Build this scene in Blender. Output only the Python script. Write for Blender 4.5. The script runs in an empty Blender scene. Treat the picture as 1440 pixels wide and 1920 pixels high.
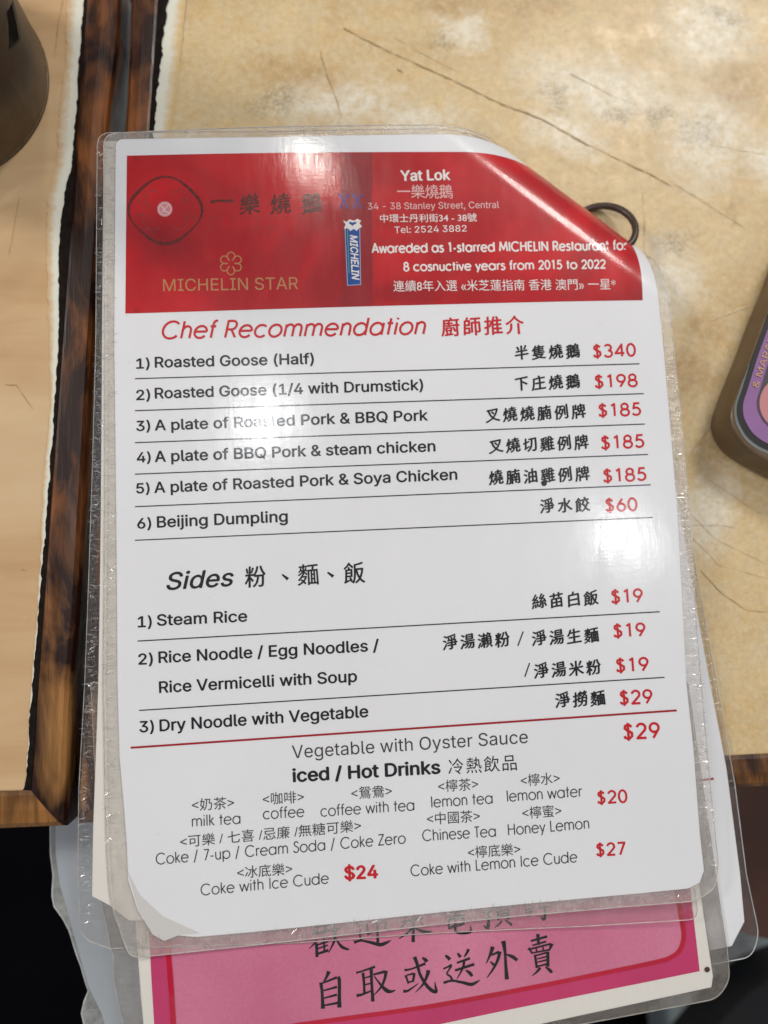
import bpy, bmesh, math, random
import numpy as np
from mathutils import Vector, Matrix
random.seed(7)
rnd = random.Random(11)
scn = bpy.context.scene
COL = scn.collection

# ------------------------------------------------------------------ camera
FPX = 1442.0                      # focal length in pixels of the 1440x1920 photograph
ZA = 0.0040                       # height of the top card above the table
DIST = 0.2885
ex = np.array([18170., -801., FPX]); ex /= np.linalg.norm(ex)
ey = np.array([-655., -14830., FPX]); ey -= ex * ey.dot(ex); ey /= np.linalg.norm(ey)
en = np.cross(ex, ey)
RW = np.vstack([ex, ey, en])      # camera frame (x right, y down, z forward) -> world
CAMP = np.array([0, 0, ZA]) - DIST * (RW @ np.array([0, 0, 1.]))
cam_d = bpy.data.cameras.new('camera'); cam = bpy.data.objects.new('camera', cam_d); COL.objects.link(cam)
cx, cy_, cz = RW @ np.array([1., 0, 0]), RW @ np.array([0, -1., 0]), RW @ np.array([0, 0, -1.])
cam.matrix_world = Matrix(((cx[0], cy_[0], cz[0], CAMP[0]), (cx[1], cy_[1], cz[1], CAMP[1]), (cx[2], cy_[2], cz[2], CAMP[2]), (0, 0, 0, 1)))
cam_d.sensor_fit = 'VERTICAL'; cam_d.sensor_height = 36.0; cam_d.sensor_width = 27.0
cam_d.lens = 36.0 * FPX / 1920.0
cam_d.clip_start = 0.01; cam_d.clip_end = 50
cam_d.dof.use_dof = True
cam_d.dof.focus_distance = 0.277
cam_d.dof.aperture_fstop = (cam_d.lens / 1000) / 0.0074
scn.camera = cam

# ------------------------------------------------------------------ world and lamps
W = bpy.data.worlds.new('World'); scn.world = W; W.use_nodes = True
W.node_tree.nodes['Background'].inputs[0].default_value = (0.88, 0.91, 1.0, 1)
W.node_tree.nodes['Background'].inputs[1].default_value = 0.20
scn.view_settings.view_transform = 'Standard'; scn.view_settings.look = 'None'
scn.view_settings.exposure = 0; scn.view_settings.gamma = 1

def ray(px, py):
    return RW @ np.array([px - 720., py - 960., FPX])
def at(px, py, z=0.0):
    d = ray(px, py); t = (z - CAMP[2]) / d[2]
    return CAMP + d * t
# ------------------------------------------------------------------ the bent surface of the top cards
MM = .001
LIFT, REACH = 13 * MM, 250 * MM
R1, TH1, R2 = 22 * MM, math.radians(48), 2.4 * MM
pa = at(1000, 302, ZA + 8 * MM)[:2]; pb = at(1175, 432, ZA + 8 * MM)[:2]
rd = (pb - pa) / np.linalg.norm(pb - pa); rn = np.array([-rd[1], rd[0]])
if rn.dot(np.array([1, 1])) < 0: rn = -rn
ro = pa - rn * 18.0 * MM              # roll starts this far inside the outline seen in the photo
def wave(x, y, amp):
    return amp * (np.sin(x * 61 + y * 23 + 1.1) * .5 + np.sin(y * 47 - x * 31) * .5)
def prof(s, dn=0.0):
    """s: flat distance past the start of the roll -> (plan distance, height), dn: depth below the top surface"""
    s = np.asarray(s, float)
    t = np.clip(1 + s / REACH, 0, 1); inside_h = LIFT * t * t * (3 - 2 * t)
    w = s.copy(); h = inside_h - dn
    m = s > 0
    th = np.minimum(s / R1, TH1); s1 = R1 * TH1
    w1 = (R1 - dn) * np.sin(th); h1 = LIFT - R1 + (R1 - dn) * np.cos(th)
    th2 = np.clip((s - s1) / R2, 0, math.pi * .97 - TH1)
    w2 = (R1 - R2) * math.sin(TH1) + (R2 - dn) * np.sin(TH1 + th2)
    h2 = LIFT - R1 + (R1 - R2) * math.cos(TH1) + (R2 - dn) * np.cos(TH1 + th2)
    s2 = s1 + R2 * (math.pi * .97 - TH1); over = np.maximum(s - s2, 0)
    w2 = w2 - over * math.cos(math.pi * .03); h2 = h2 - over * math.sin(math.pi * .03)
    w = np.where(m, np.where(s > s1, w2, w1), w); h = np.where(m, np.where(s > s1, h2, h1), h)
    return w, h
def bend(P, z, amp=.00012, dn=0.0):
    """flat card points (n,2) -> world points"""
    P = np.asarray(P, float); q = P - ro
    s = q @ rn; w, h = prof(s, dn)
    XY = P + np.outer(w - s, rn)
    return np.column_stack([XY, z + h + wave(P[:, 0], P[:, 1], amp)])
# height of the visible surface by plan distance, for laying print on it
_s = np.linspace(0, R1 * TH1 + R2 * .3, 400); _w, _h = prof(_s)
def px_to_card(PX, z, amp=.00012):
    """pixels -> points on the visible face of the bent top card, raised by z above its sheet"""
    PX = np.asarray(PX, float)
    D = (RW @ np.column_stack([PX[:, 0] - 720, PX[:, 1] - 960, np.full(len(PX), FPX)]).T).T
    Z = np.full(len(PX), ZA)
    for _ in range(25):
        X = CAMP[0] + D[:, 0] / D[:, 2] * (Z - CAMP[2]); Y = CAMP[1] + D[:, 1] / D[:, 2] * (Z - CAMP[2])
        q = np.column_stack([X, Y]) - ro; s = q @ rn
        t = np.clip(1 + s / REACH, 0, 1); hh = LIFT * t * t * (3 - 2 * t)
        hh = np.where(s > 0, np.interp(s, _w, _h), hh)
        Z = .4 * Z + .6 * (ZA + hh + z + wave(X, Y, amp))
    return np.column_stack([X, Y, Z])
def flat_of(px, py):
    """flat card position of a visible pixel"""
    P = px_to_card([(px, py)], 0)[0]; q = P[:2] - ro; w = q @ rn
    if w > 0:
        s = float(np.interp(w, _w, _s)); return P[:2] + rn * (s - w)
    return P[:2]

def lamp(px, py, H, dia, watt, col, spread=180):
    """a ceiling lamp, standing where the top card mirrors it at this spot"""
    p, a, b = px_to_card([(px, py), (px + 3, py), (px, py + 3)], 0, 0)
    nn = np.cross(b - p, a - p); nn = nn / np.linalg.norm(nn) * (1 if nn[2] < 0 else 1)
    if nn[2] < 0: nn = -nn
    d = ray(px, py); d = d / np.linalg.norm(d); d = d - 2 * d.dot(nn) * nn
    q = p + d * ((H - p[2]) / d[2])
    L = bpy.data.lights.new('ceiling_lamp', 'AREA'); L.shape = 'DISK'; L.size = dia; L.energy = watt; L.color = col
    o = bpy.data.objects.new('ceiling_lamp', L); COL.objects.link(o); o.location = q
    o.rotation_euler = (Vector((0, 0, 0)) - Vector(q)).to_track_quat('-Z', 'Y').to_euler()
    o['label'] = 'ceiling lamp shining on the table'; o['category'] = 'lamp'
    return o
lamp(590, 308, 1.60, 0.080, 1.9, (1, .95, .86))
lamp(490, 782, 1.60, 0.080, 1.9, (.95, .98, 1))
lamp(1160, 1005, 1.60, 0.080, 1.9, (.97, .98, 1))
lamp(682, 1292, 2.0, 0.022, 0.004, (1, .80, .55))
lamp(790, 1302, 2.0, 0.03, 0.005, (1, .80, .55))
def panel(x, y, z, size, watt, col):  # unseen fill lights, added to brighten the cards and streak the rolled corner
    L = bpy.data.lights.new('fill_light', 'AREA'); L.shape = 'DISK'; L.size = size; L.energy = watt; L.color = col
    o = bpy.data.objects.new('fill_light', L); COL.objects.link(o); o.location = (x, y, z)
    o.rotation_euler = (-Vector((x, y, z))).to_track_quat('-Z', 'Y').to_euler()
    o['label'] = 'added fill light brightening the cafe tables from one side'; o['category'] = 'lamp'
panel(.92, 1.30, 1.5, .50, 20, (1, .96, .90))
panel(-1.9, .9, 1.5, .5, 25, (1, .94, .86))
panel(.3, -2.0, 1.5, .5, 6, (1, .96, .96))

# ------------------------------------------------------------------ materials
def new_mat(name):
    m = bpy.data.materials.new(name); m.use_nodes = True
    nt = m.node_tree
    return m, nt, nt.nodes, nt.links, nt.nodes['Principled BSDF']
def N(nt, t, **kw):
    n = nt.nodes.new(t)
    for k, v in kw.items():
        if k in n.inputs: n.inputs[k].default_value = v
        else: setattr(n, k, v)
    return n
def coords(nt, scale=(1, 1, 1), rot=0):
    tc = nt.nodes.new('ShaderNodeTexCoord'); mp = nt.nodes.new('ShaderNodeMapping')
    g = nt.nodes.new('ShaderNodeNewGeometry')
    nt.links.new(g.outputs['Position'], mp.inputs[0])
    mp.inputs['Scale'].default_value = scale; mp.inputs['Rotation'].default_value = (0, 0, rot)
    nt.nodes.remove(tc)
    return mp.outputs[0]
def noise(nt, vec, scale, detail=4, rough=.55, dist=0):
    n = nt.nodes.new('ShaderNodeTexNoise'); n.inputs['Scale'].default_value = scale
    n.inputs['Detail'].default_value = detail; n.inputs['Roughness'].default_value = rough
    n.inputs['Distortion'].default_value = dist
    nt.links.new(vec, n.inputs['Vector']); return n.outputs[0]
def ramp(nt, fac, stops):
    r = nt.nodes.new('ShaderNodeValToRGB'); e = r.color_ramp.elements
    while len(e) < len(stops): e.new(.5)
    for i, (p, c) in enumerate(stops):
        e[i].position = p; e[i].color = (c if isinstance(c, tuple) else (c, c, c)) + (1,) if not (isinstance(c, tuple) and len(c) == 4) else c
    nt.links.new(fac, r.inputs[0]); return r.outputs[0]
def mixc(nt, fac, a, b):
    m = nt.nodes.new('ShaderNodeMix'); m.data_type = 'RGBA'
    for s, v in ((0, fac), (6, a), (7, b)):
        if hasattr(v, 'is_output'): nt.links.new(v, m.inputs[s])
        else: m.inputs[s].default_value = v if not isinstance(v, tuple) else (v + (1,) if len(v) == 3 else v)
    return m.outputs[2]
def mth(nt, op, a, b=0.0, c=None):
    m = nt.nodes.new('ShaderNodeMath'); m.operation = op
    for s, v in ((0, a), (1, b), (2, c)):
        if v is None: continue
        if hasattr(v, 'is_output'): nt.links.new(v, m.inputs[s])
        else: m.inputs[s].default_value = v
    return m.outputs[0]
def bump(nt, h, strength, dist):
    b = nt.nodes.new('ShaderNodeBump'); b.inputs['Strength'].default_value = strength; b.inputs['Distance'].default_value = dist
    nt.links.new(h, b.inputs['Height']); return b.outputs[0]
def spot(nt, pts, wob=0.006, wscale=90):
    """soft mask round given places on the table (x, y, radius_x, radius_y, angle) with a ragged outline"""
    g = nt.nodes.new('ShaderNodeNewGeometry')
    nz = nt.nodes.new('ShaderNodeTexNoise'); nz.inputs['Scale'].default_value = wscale; nz.inputs['Detail'].default_value = 5; nz.inputs['Roughness'].default_value = .65
    nt.links.new(g.outputs['Position'], nz.inputs['Vector'])
    v = nt.nodes.new('ShaderNodeVectorMath'); v.operation = 'MULTIPLY_ADD'
    nt.links.new(nz.outputs[1], v.inputs[0]); v.inputs[1].default_value = (wob * 6,) * 3; v.inputs[2].default_value = (-wob * 3,) * 3
    v2 = nt.nodes.new('ShaderNodeVectorMath'); nt.links.new(v.outputs[0], v2.inputs[0]); nt.links.new(g.outputs['Position'], v2.inputs[1])
    out = None
    for (x, y, rx, ry, a) in pts:
        mp = nt.nodes.new('ShaderNodeMapping'); mp.vector_type = 'TEXTURE'
        mp.inputs['Location'].default_value = (x, y, 0); mp.inputs['Rotation'].default_value = (0, 0, a); mp.inputs['Scale'].default_value = (rx, ry, 1)
        nt.links.new(v2.outputs[0], mp.inputs[0])
        ln = nt.nodes.new('ShaderNodeVectorMath'); ln.operation = 'LENGTH'; nt.links.new(mp.outputs[0], ln.inputs[0])
        mr = nt.nodes.new('ShaderNodeMapRange'); mr.inputs[1].default_value = 1.15; mr.inputs[2].default_value = 0.35
        nt.links.new(ln.outputs['Value'], mr.inputs[0])
        out = mr.outputs[0] if out is None else mth(nt, 'MAXIMUM', out, mr.outputs[0])
    return out

def simple(name, col, rough=.5, metal=0.0, spec=.5, vary=0.0, vscale=60):
    m, nt, nd, lk, p = new_mat(name)
    p.inputs['Roughness'].default_value = rough; p.inputs['Metallic'].default_value = metal
    p.inputs['Specular IOR Level'].default_value = spec
    if vary:
        n = noise(nt, coords(nt), vscale, 5)
        c = mixc(nt, ramp(nt, n, [(.3, 0.0), (.7, 1.0)]), tuple(x * (1 - vary) for x in col), tuple(min(1, x * (1 + vary)) for x in col))
        lk.new(c, p.inputs['Base Color'])
    else: p.inputs['Base Color'].default_value = col + (1,)
    return m

def paper_mat(name, col=(.78, .78, .80)):
    m, nt, nd, lk, p = new_mat(name)
    n1 = noise(nt, coords(nt), 18, 3); n2 = noise(nt, coords(nt), 400, 3)
    c = mixc(nt, ramp(nt, n1, [(.35, 0.0), (.7, 1.0)]), tuple(x * .97 for x in col), col)
    c = mixc(nt, ramp(nt, n2, [(.68, 0.0), (.80, .35)]), c, (.60, .58, .55))
    lk.new(c, p.inputs['Base Color']); p.inputs['Roughness'].default_value = .8; p.inputs['Specular IOR Level'].default_value = .1
    return m
def schlick(nt, normal=None, f0=.04):
    g = nt.nodes.new('ShaderNodeNewGeometry'); d = nt.nodes.new('ShaderNodeVectorMath'); d.operation = 'DOT_PRODUCT'
    nt.links.new(g.outputs['Incoming'], d.inputs[0]); nt.links.new(normal if normal else g.outputs['Normal'], d.inputs[1])
    c = mth(nt, 'SUBTRACT', 1.0, mth(nt, 'MINIMUM', mth(nt, 'ABSOLUTE', d.outputs['Value']), 1.0))
    return mth(nt, 'MULTIPLY_ADD', mth(nt, 'POWER', c, 5.0), 1 - f0, f0)
def film_mat(name, rough=.13, scratch=1.0, dirt=.02):
    """clear lamination film: see-through sheet with a slightly scuffed gloss"""
    m, nt, nd, lk, p = new_mat(name); nd.remove(p)
    out = nd['Material Output']
    co = coords(nt)
    s1 = noise(nt, coords(nt, (1, .12, 1), .5), 900, 3, .6); s2 = noise(nt, coords(nt, (.10, 1, 1), -.25), 1100, 3, .6)
    s3 = noise(nt, co, 260, 4, .6); s4 = noise(nt, co, 45, 2, .5)
    h = mth(nt, 'ADD', mth(nt, 'MULTIPLY', s1, .5), mth(nt, 'MULTIPLY', s2, .5))
    h = mth(nt, 'ADD', h, mth(nt, 'MULTIPLY', s3, .9)); h = mth(nt, 'ADD', h, mth(nt, 'MULTIPLY', s4, 2.0))
    b = bump(nt, h, .10 * scratch, .00014)
    gl = N(nt, 'ShaderNodeBsdfGlossy'); gl.inputs['Color'].default_value = (1, 1, 1, 1)
    sc = ramp(nt, noise(nt, coords(nt, (1, .2, 1), .9), 130, 5, .7), [(.35, rough * .7), (.72, rough * 1.9)])
    lk.new(sc, gl.inputs['Roughness']); lk.new(b, gl.inputs['Normal'])
    tr = N(nt, 'ShaderNodeBsdfTransparent'); tr.inputs['Color'].default_value = (.985, .985, .985, 1)
    df = N(nt, 'ShaderNodeBsdfDiffuse'); df.inputs['Color'].default_value = (.75, .75, .77, 1)
    mx0 = N(nt, 'ShaderNodeMixShader')
    dm = ramp(nt, noise(nt, coords(nt, (1, .3, 1), .7), 160, 6, .7), [(.5, dirt), (.75, dirt * 5)])
    lk.new(dm, mx0.inputs[0]); lk.new(tr.outputs[0], mx0.inputs[1]); lk.new(df.outputs[0], mx0.inputs[2])
    gl2 = N(nt, 'ShaderNodeBsdfGlossy'); gl2.inputs['Color'].default_value = (1, 1, 1, 1); gl2.inputs['Roughness'].default_value = .34; lk.new(b, gl2.inputs['Normal'])
    mg = N(nt, 'ShaderNodeMixShader'); lk.new(ramp(nt, noise(nt, coords(nt, (1, .35, 1), .7), 70, 5, .7), [(.35, .25), (.7, .65)]), mg.inputs[0]); lk.new(gl.outputs[0], mg.inputs[1]); lk.new(gl2.outputs[0], mg.inputs[2])
    mx = N(nt, 'ShaderNodeMixShader'); lk.new(schlick(nt), mx.inputs[0]); lk.new(mx0.outputs[0], mx.inputs[1]); lk.new(mg.outputs[0], mx.inputs[2])
    lk.new(mx.outputs[0], out.inputs[0])
    return m
def seal_mat(name, milk=.32, brown=.5, col=(.50, .46, .43)):
    """the grubby crimped margin where the two films are sealed together"""
    m, nt, nd, lk, p = new_mat(name); nd.remove(p)
    out = nd['Material Output']; co = coords(nt)
    a = noise(nt, co, 330, 5, .65); b_ = noise(nt, co, 60, 3, .6)
    crim = noise(nt, coords(nt, (.25, 1.6, 1), 0), 420, 3, .6)
    h = mth(nt, 'ADD', mth(nt, 'MULTIPLY', a, 1.2), mth(nt, 'MULTIPLY', crim, 2.2)); h = mth(nt, 'ADD', h, mth(nt, 'MULTIPLY', b_, 2.0))
    bp = bump(nt, h, .6, .0006)
    gl = N(nt, 'ShaderNodeBsdfGlossy'); gl.inputs['Roughness'].default_value = .16; gl.inputs['Color'].default_value = (1, 1, 1, 1); lk.new(bp, gl.inputs['Normal'])
    tr = N(nt, 'ShaderNodeBsdfTransparent'); tr.inputs['Color'].default_value = (.93, .915, .90, 1)
    df = N(nt, 'ShaderNodeBsdfDiffuse')
    mot = ramp(nt, a, [(.45, 0.0), (.66, 1.0)])
    c = mixc(nt, mot, col, tuple(x * .72 for x in col))
    fleck = ramp(nt, noise(nt, co, 520, 4, .7), [(.66, 0.0), (.71, 1.0)])
    flk = mth(nt, 'MULTIPLY', fleck, ramp(nt, noise(nt, co, 40, 2), [(.45, 0.0), (.62, 1.0)]))
    c = mixc(nt, mth(nt, 'MULTIPLY', flk, brown), c, (.10, .045, .015))
    lk.new(c, df.inputs['Color'])
    mk = ramp(nt, b_, [(.3, milk * .65), (.7, milk * 1.35)])
    mk = mth(nt, 'ADD', mk, mth(nt, 'MULTIPLY', flk, brown * .8)); mk = mth(nt, 'MINIMUM', mk, 1.0)
    m0 = N(nt, 'ShaderNodeMixShader'); lk.new(mk, m0.inputs[0]); lk.new(tr.outputs[0], m0.inputs[1]); lk.new(df.outputs[0], m0.inputs[2])
    m1 = N(nt, 'ShaderNodeMixShader'); lk.new(schlick(nt, None, .05), m1.inputs[0]); lk.new(m0.outputs[0], m1.inputs[1]); lk.new(gl.outputs[0], m1.inputs[2])
    lk.new(m1.outputs[0], out.inputs[0]); return m

def xy(px, py, z=0.0):
    p = at(px, py, z); return float(p[0]), float(p[1])
def sp(px, py, rx, ry, a=0):
    x, y = xy(px, py); s = DIST / FPX * 1.05
    return (x, y, rx * s, ry * s, -a)

def laminate_right():
    m, nt, nd, lk, p = new_mat('worn_tan_laminate'); co = coords(nt)
    g1 = noise(nt, coords(nt, (.55, 1.3, 1), .15), 32, 5, .6, .6); g2 = noise(nt, co, 120, 5, .7)
    base = mixc(nt, ramp(nt, g1, [(.3, 0.0), (.68, 1.0)]), (.57, .39, .175), (.72, .54, .29))
    base = mixc(nt, ramp(nt, g2, [(.40, 0.0), (.62, .8)]), base, (.63, .50, .30))
    pale = spot(nt, [sp(1130, 170, 190, 75, .25), sp(1330, 250, 95, 130, .4), sp(1060, 250, 90, 50, .3), sp(1330, 60, 110, 90, 0), sp(1250, 520, 80, 90, 0),
                     sp(640, 190, 150, 50, 0), sp(870, 60, 60, 45, .4), sp(1330, 960, 60, 90, .3), sp(1440, 300, 60, 60, 0), sp(780, 220, 110, 30, 0)], .0035, 110)
    pn = ramp(nt, noise(nt, co, 260, 6, .72), [(.34, .25), (.60, 1.0)])
    base = mixc(nt, mth(nt, 'MULTIPLY', pale, mth(nt, 'MULTIPLY', pn, .85)), base, (.84, .80, .68))
    bro = spot(nt, [sp(1290, 700, 60, 60, 0), sp(1380, 170, 70, 60, 0), sp(560, 130, 120, 45, .2), sp(840, 5, 110, 25, 0), sp(1380, 390, 18, 40, 0.2), sp(1340, 860, 50, 60, .5), sp(1330, 620, 50, 50, 0), sp(1000,10,90,40,0)], .004, 90)
    base = mixc(nt, mth(nt, 'MULTIPLY', bro, mth(nt, 'MULTIPLY', pn, .55)), base, (.37, .21, .075))
    gry = spot(nt, [sp(1160, 215, 42, 16, .2), sp(1350, 28, 45, 28, .4), sp(1310, 245, 48, 45, .6), sp(1045, 180, 26, 34, 0), sp(1265, 455, 45, 25, 0), sp(520, 190, 60, 30, 0), sp(830, 75, 30, 20, .3), sp(1240, 215, 60, 25, 0)], .0045, 170)
    gn = ramp(nt, noise(nt, co, 700, 5, .75), [(.42, .15), (.60, 1.0)])
    base = mixc(nt, mth(nt, 'MULTIPLY', gry, mth(nt, 'MULTIPLY', gn, .62)), base, (.19, .155, .095))
    fl = ramp(nt, noise(nt, co, 520, 3, .6), [(.73, 0.0), (.78, .7)])
    base = mixc(nt, fl, base, (.25, .19, .10))
    fine = noise(nt, co, 380, 6, .75)
    base = mixc(nt, ramp(nt, fine, [(.36, .30), (.50, 0.0)]), base, (.42, .28, .12)); base = mixc(nt, ramp(nt, fine, [(.52, 0.0), (.66, .30)]), base, (.80, .72, .54))
    blob = noise(nt, co, 26, 6, .72, .4); base = mixc(nt, ramp(nt, blob, [(.55, 0.0), (.67, .32)]), base, (.78, .72, .58)); base = mixc(nt, ramp(nt, blob, [(.30, .35), (.40, 0.0)]), base, (.46, .29, .11))
    lk.new(base, p.inputs['Base Color'])
    lk.new(ramp(nt, g2, [(.3, .32), (.7, .55)]), p.inputs['Roughness'])
    lk.new(bump(nt, mth(nt, 'ADD', g2, mth(nt, 'MULTIPLY', noise(nt, co, 900, 3), .3)), .35, .0004), p.inputs['Normal'])
    p.inputs['Specular IOR Level'].default_value = .35
    return m
def laminate_left():
    m, nt, nd, lk, p = new_mat('tan_laminate_with_wood_print'); co = coords(nt)
    g1 = noise(nt, coords(nt, (.22, 1.2, 1), -.05), 60, 5, .55, .8); g2 = noise(nt, coords(nt, (.5, 1.2, 1), -.05), 14, 3)
    base = mixc(nt, ramp(nt, g1, [(.3, 0.0), (.7, 1.0)]), (.50, .305, .145), (.62, .415, .225))
    base = mixc(nt, ramp(nt, g2, [(.4, 0.0), (.62, .55)]), base, (.66, .50, .30))
    fl = ramp(nt, noise(nt, co, 300, 3, .6), [(.75, 0.0), (.80, .8)])
    base = mixc(nt, fl, base, (.72, .66, .52))
    lk.new(base, p.inputs['Base Color']); p.inputs['Roughness'].default_value = .38; p.inputs['Specular IOR Level'].default_value = .35
    lk.new(bump(nt, noise(nt, co, 700, 4), .2, .0003), p.inputs['Normal'])
    return m
def wood(name, ang, light=(.27, .115, .028), dark=(.030, .010, .0035), bias=.5, light2=None):
    m, nt, nd, lk, p = new_mat(name)
    v = coords(nt, (1.0, .10, 1), ang)
    g = noise(nt, v, 260, 5, .6, .6); b = noise(nt, coords(nt, (1, .42, 1), ang), 48, 4, .6, .5)
    pore = noise(nt, coords(nt, (1, .07, 1), ang), 900, 2, .5)
    c = mixc(nt, ramp(nt, g, [(.33, 0.0), (.66, 1.0)]), tuple(x * .45 for x in light), light)
    if light2:   # varnish worn through towards the near end of the table
        gp = nt.nodes.new('ShaderNodeNewGeometry'); sx = nt.nodes.new('ShaderNodeSeparateXYZ'); lk.new(gp.outputs['Position'], sx.inputs[0])
        y0 = xy(100, 1000)[1]; y1 = xy(100, 1330)[1]
        mr = nt.nodes.new('ShaderNodeMapRange'); mr.inputs[1].default_value = y0; mr.inputs[2].default_value = y1; lk.new(mth(nt, 'ADD', sx.outputs[1], mth(nt, 'MULTIPLY_ADD', noise(nt, v, 60, 3), .09, -.045)), mr.inputs[0])
        c2 = mixc(nt, ramp(nt, g, [(.30, 0.0), (.6, 1.0)]), tuple(x * .6 for x in light2), light2); c = mixc(nt, mr.outputs[0], c, c2)
    c = mixc(nt, ramp(nt, b, [(bias - .07, 1.0), (bias + .10, 0.0)]), c, dark)
    c = mixc(nt, ramp(nt, pore, [(.27, .8), (.36, 0.0)]), c, dark)
    lk.new(c, p.inputs['Base Color']); lk.new(ramp(nt, g, [(.3, .28), (.7, .5)]), p.inputs['Roughness'])
    lk.new(bump(nt, mth(nt, 'ADD', g, pore), .35, .0004), p.inputs['Normal'])
    p.inputs['Specular IOR Level'].default_value = .35
    return m

M_paper = paper_mat('white_paper', (.81, .815, .835))
M_paper_warm = paper_mat('yellowed_paper', (.78, .75, .69))
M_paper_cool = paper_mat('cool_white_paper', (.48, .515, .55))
M_film = film_mat('lamination_film', .11, 1.5, .002)
M_film_old = film_mat('scuffed_film', .2, 1.3, .004)
M_seal = seal_mat('grubby_film_seal', .30, .5, (.74, .70, .65))
M_seal_dark = seal_mat('clear_film_seal', .055, .35, (.50, .44, .42))
M_seal_grey = seal_mat('grey_film_seal', .46, .6, (.26, .23, .195))
M_rim = simple('film_cut_edge', (.60, .57, .53), .25, vary=.25, vscale=300)
M_rim_cool = simple('film_cut_edge_pale', (.55, .58, .58), .3, vary=.2, vscale=200)
M_black = simple('black_ink', (.012, .012, .016), .6, spec=.1)
M_grey_ink = simple('dark_grey_ink', (.045, .043, .048), .6, spec=.1)
M_red_ink = simple('red_ink', (.58, .012, .018), .6, spec=.1)
M_redline = simple('dark_red_ink', (.36, .010, .02), .6, spec=.1)
M_white_ink = simple('white_ink', (.80, .76, .74), .6, spec=.1)
M_softwhite = simple('pinkish_white_ink', (.74, .50, .48), .6, spec=.1)
M_gold = simple('gold_ink', (.50, .24, .09), .5, spec=.2)
M_brown_ink = simple('dark_brown_ink', (.13, .012, .010), .6, spec=.1, vary=.5, vscale=800)
M_blue = simple('blue_ink', (.01, .07, .30), .6, spec=.1)
M_violet = simple('violet_ink', (.08, .05, .28), .6, spec=.1)
M_green = simple('green_ink', (.10, .35, .15), .6, spec=.1)

def red_header():
    m, nt, nd, lk, p = new_mat('red_print'); co = coords(nt)
    n = noise(nt, co, 22, 3, .5, 1.2)
    c = mixc(nt, ramp(nt, n, [(.42, 0.0), (.60, 1.0)]), (.43, .004, .009), (.58, .005, .011))
    dk = spot(nt, [sp(1180, 590, 150, 40, -.1), sp(640, 560, 60, 110, 0), sp(760, 580, 120, 26, 0), sp(1190, 420, 60, 60, 0), sp(320, 480, 70, 40, .5)], .002, 40)
    c = mixc(nt, mth(nt, 'MULTIPLY', dk, .6), c, (.24, .002, .007))
    lk.new(c, p.inputs['Base Color']); p.inputs['Roughness'].default_value = .6; p.inputs['Specular IOR Level'].default_value = .1
    return m
M_red = red_header()
M_redband = simple('dull_red_print', (.30, .008, .014), .6, spec=.1, vary=.12, vscale=60)
def pink_mat():
    m, nt, nd, lk, p = new_mat('pink_print'); co = coords(nt)
    n = noise(nt, co, 12, 3)
    c = mixc(nt, ramp(nt, n, [(.3, 0.0), (.7, 1.0)]), (.60, .165, .28), (.70, .25, .37))
    n2 = noise(nt, co, 900, 3, .7); c = mixc(nt, ramp(nt, n2, [(.4, 0.0), (.6, .12)]), c, (.35, .05, .13))
    lk.new(c, p.inputs['Base Color']); p.inputs['Roughness'].default_value = .7; p.inputs['Specular IOR Level'].default_value = .1
    return m
M_pink = pink_mat()
M_rose = simple('deep_rose_print', (.55, .045, .15), .7, spec=.1, vary=.08, vscale=30)
M_crimson = simple('crimson_print', (.50, .012, .04), .7, spec=.1, vary=.08, vscale=30)

# ------------------------------------------------------------------ object helpers
def empty(name, loc, label, cat, group=None):
    o = bpy.data.objects.new(name, None); COL.objects.link(o); o.location = loc; o.empty_display_size = .01
    o['label'] = label; o['category'] = cat
    if group: o['group'] = group
    return o
def link_mesh(name, me, mat, parent=None, smooth=False):
    o = bpy.data.objects.new(name, me); COL.objects.link(o)
    if mat: me.materials.append(mat)
    if smooth: me.polygons.foreach_set('use_smooth', [True] * len(me.polygons))
    if parent:
        o.parent = parent
        if parent.type == 'EMPTY': o.matrix_parent_inverse = Matrix.Translation(-parent.location)
    return o
def obj_from(name, verts, faces, mat, parent=None, smooth=False):
    me = bpy.data.meshes.new(name); me.from_pydata([tuple(map(float, v)) for v in verts], [], faces); me.update()
    return link_mesh(name, me, mat, parent, smooth)

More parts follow.
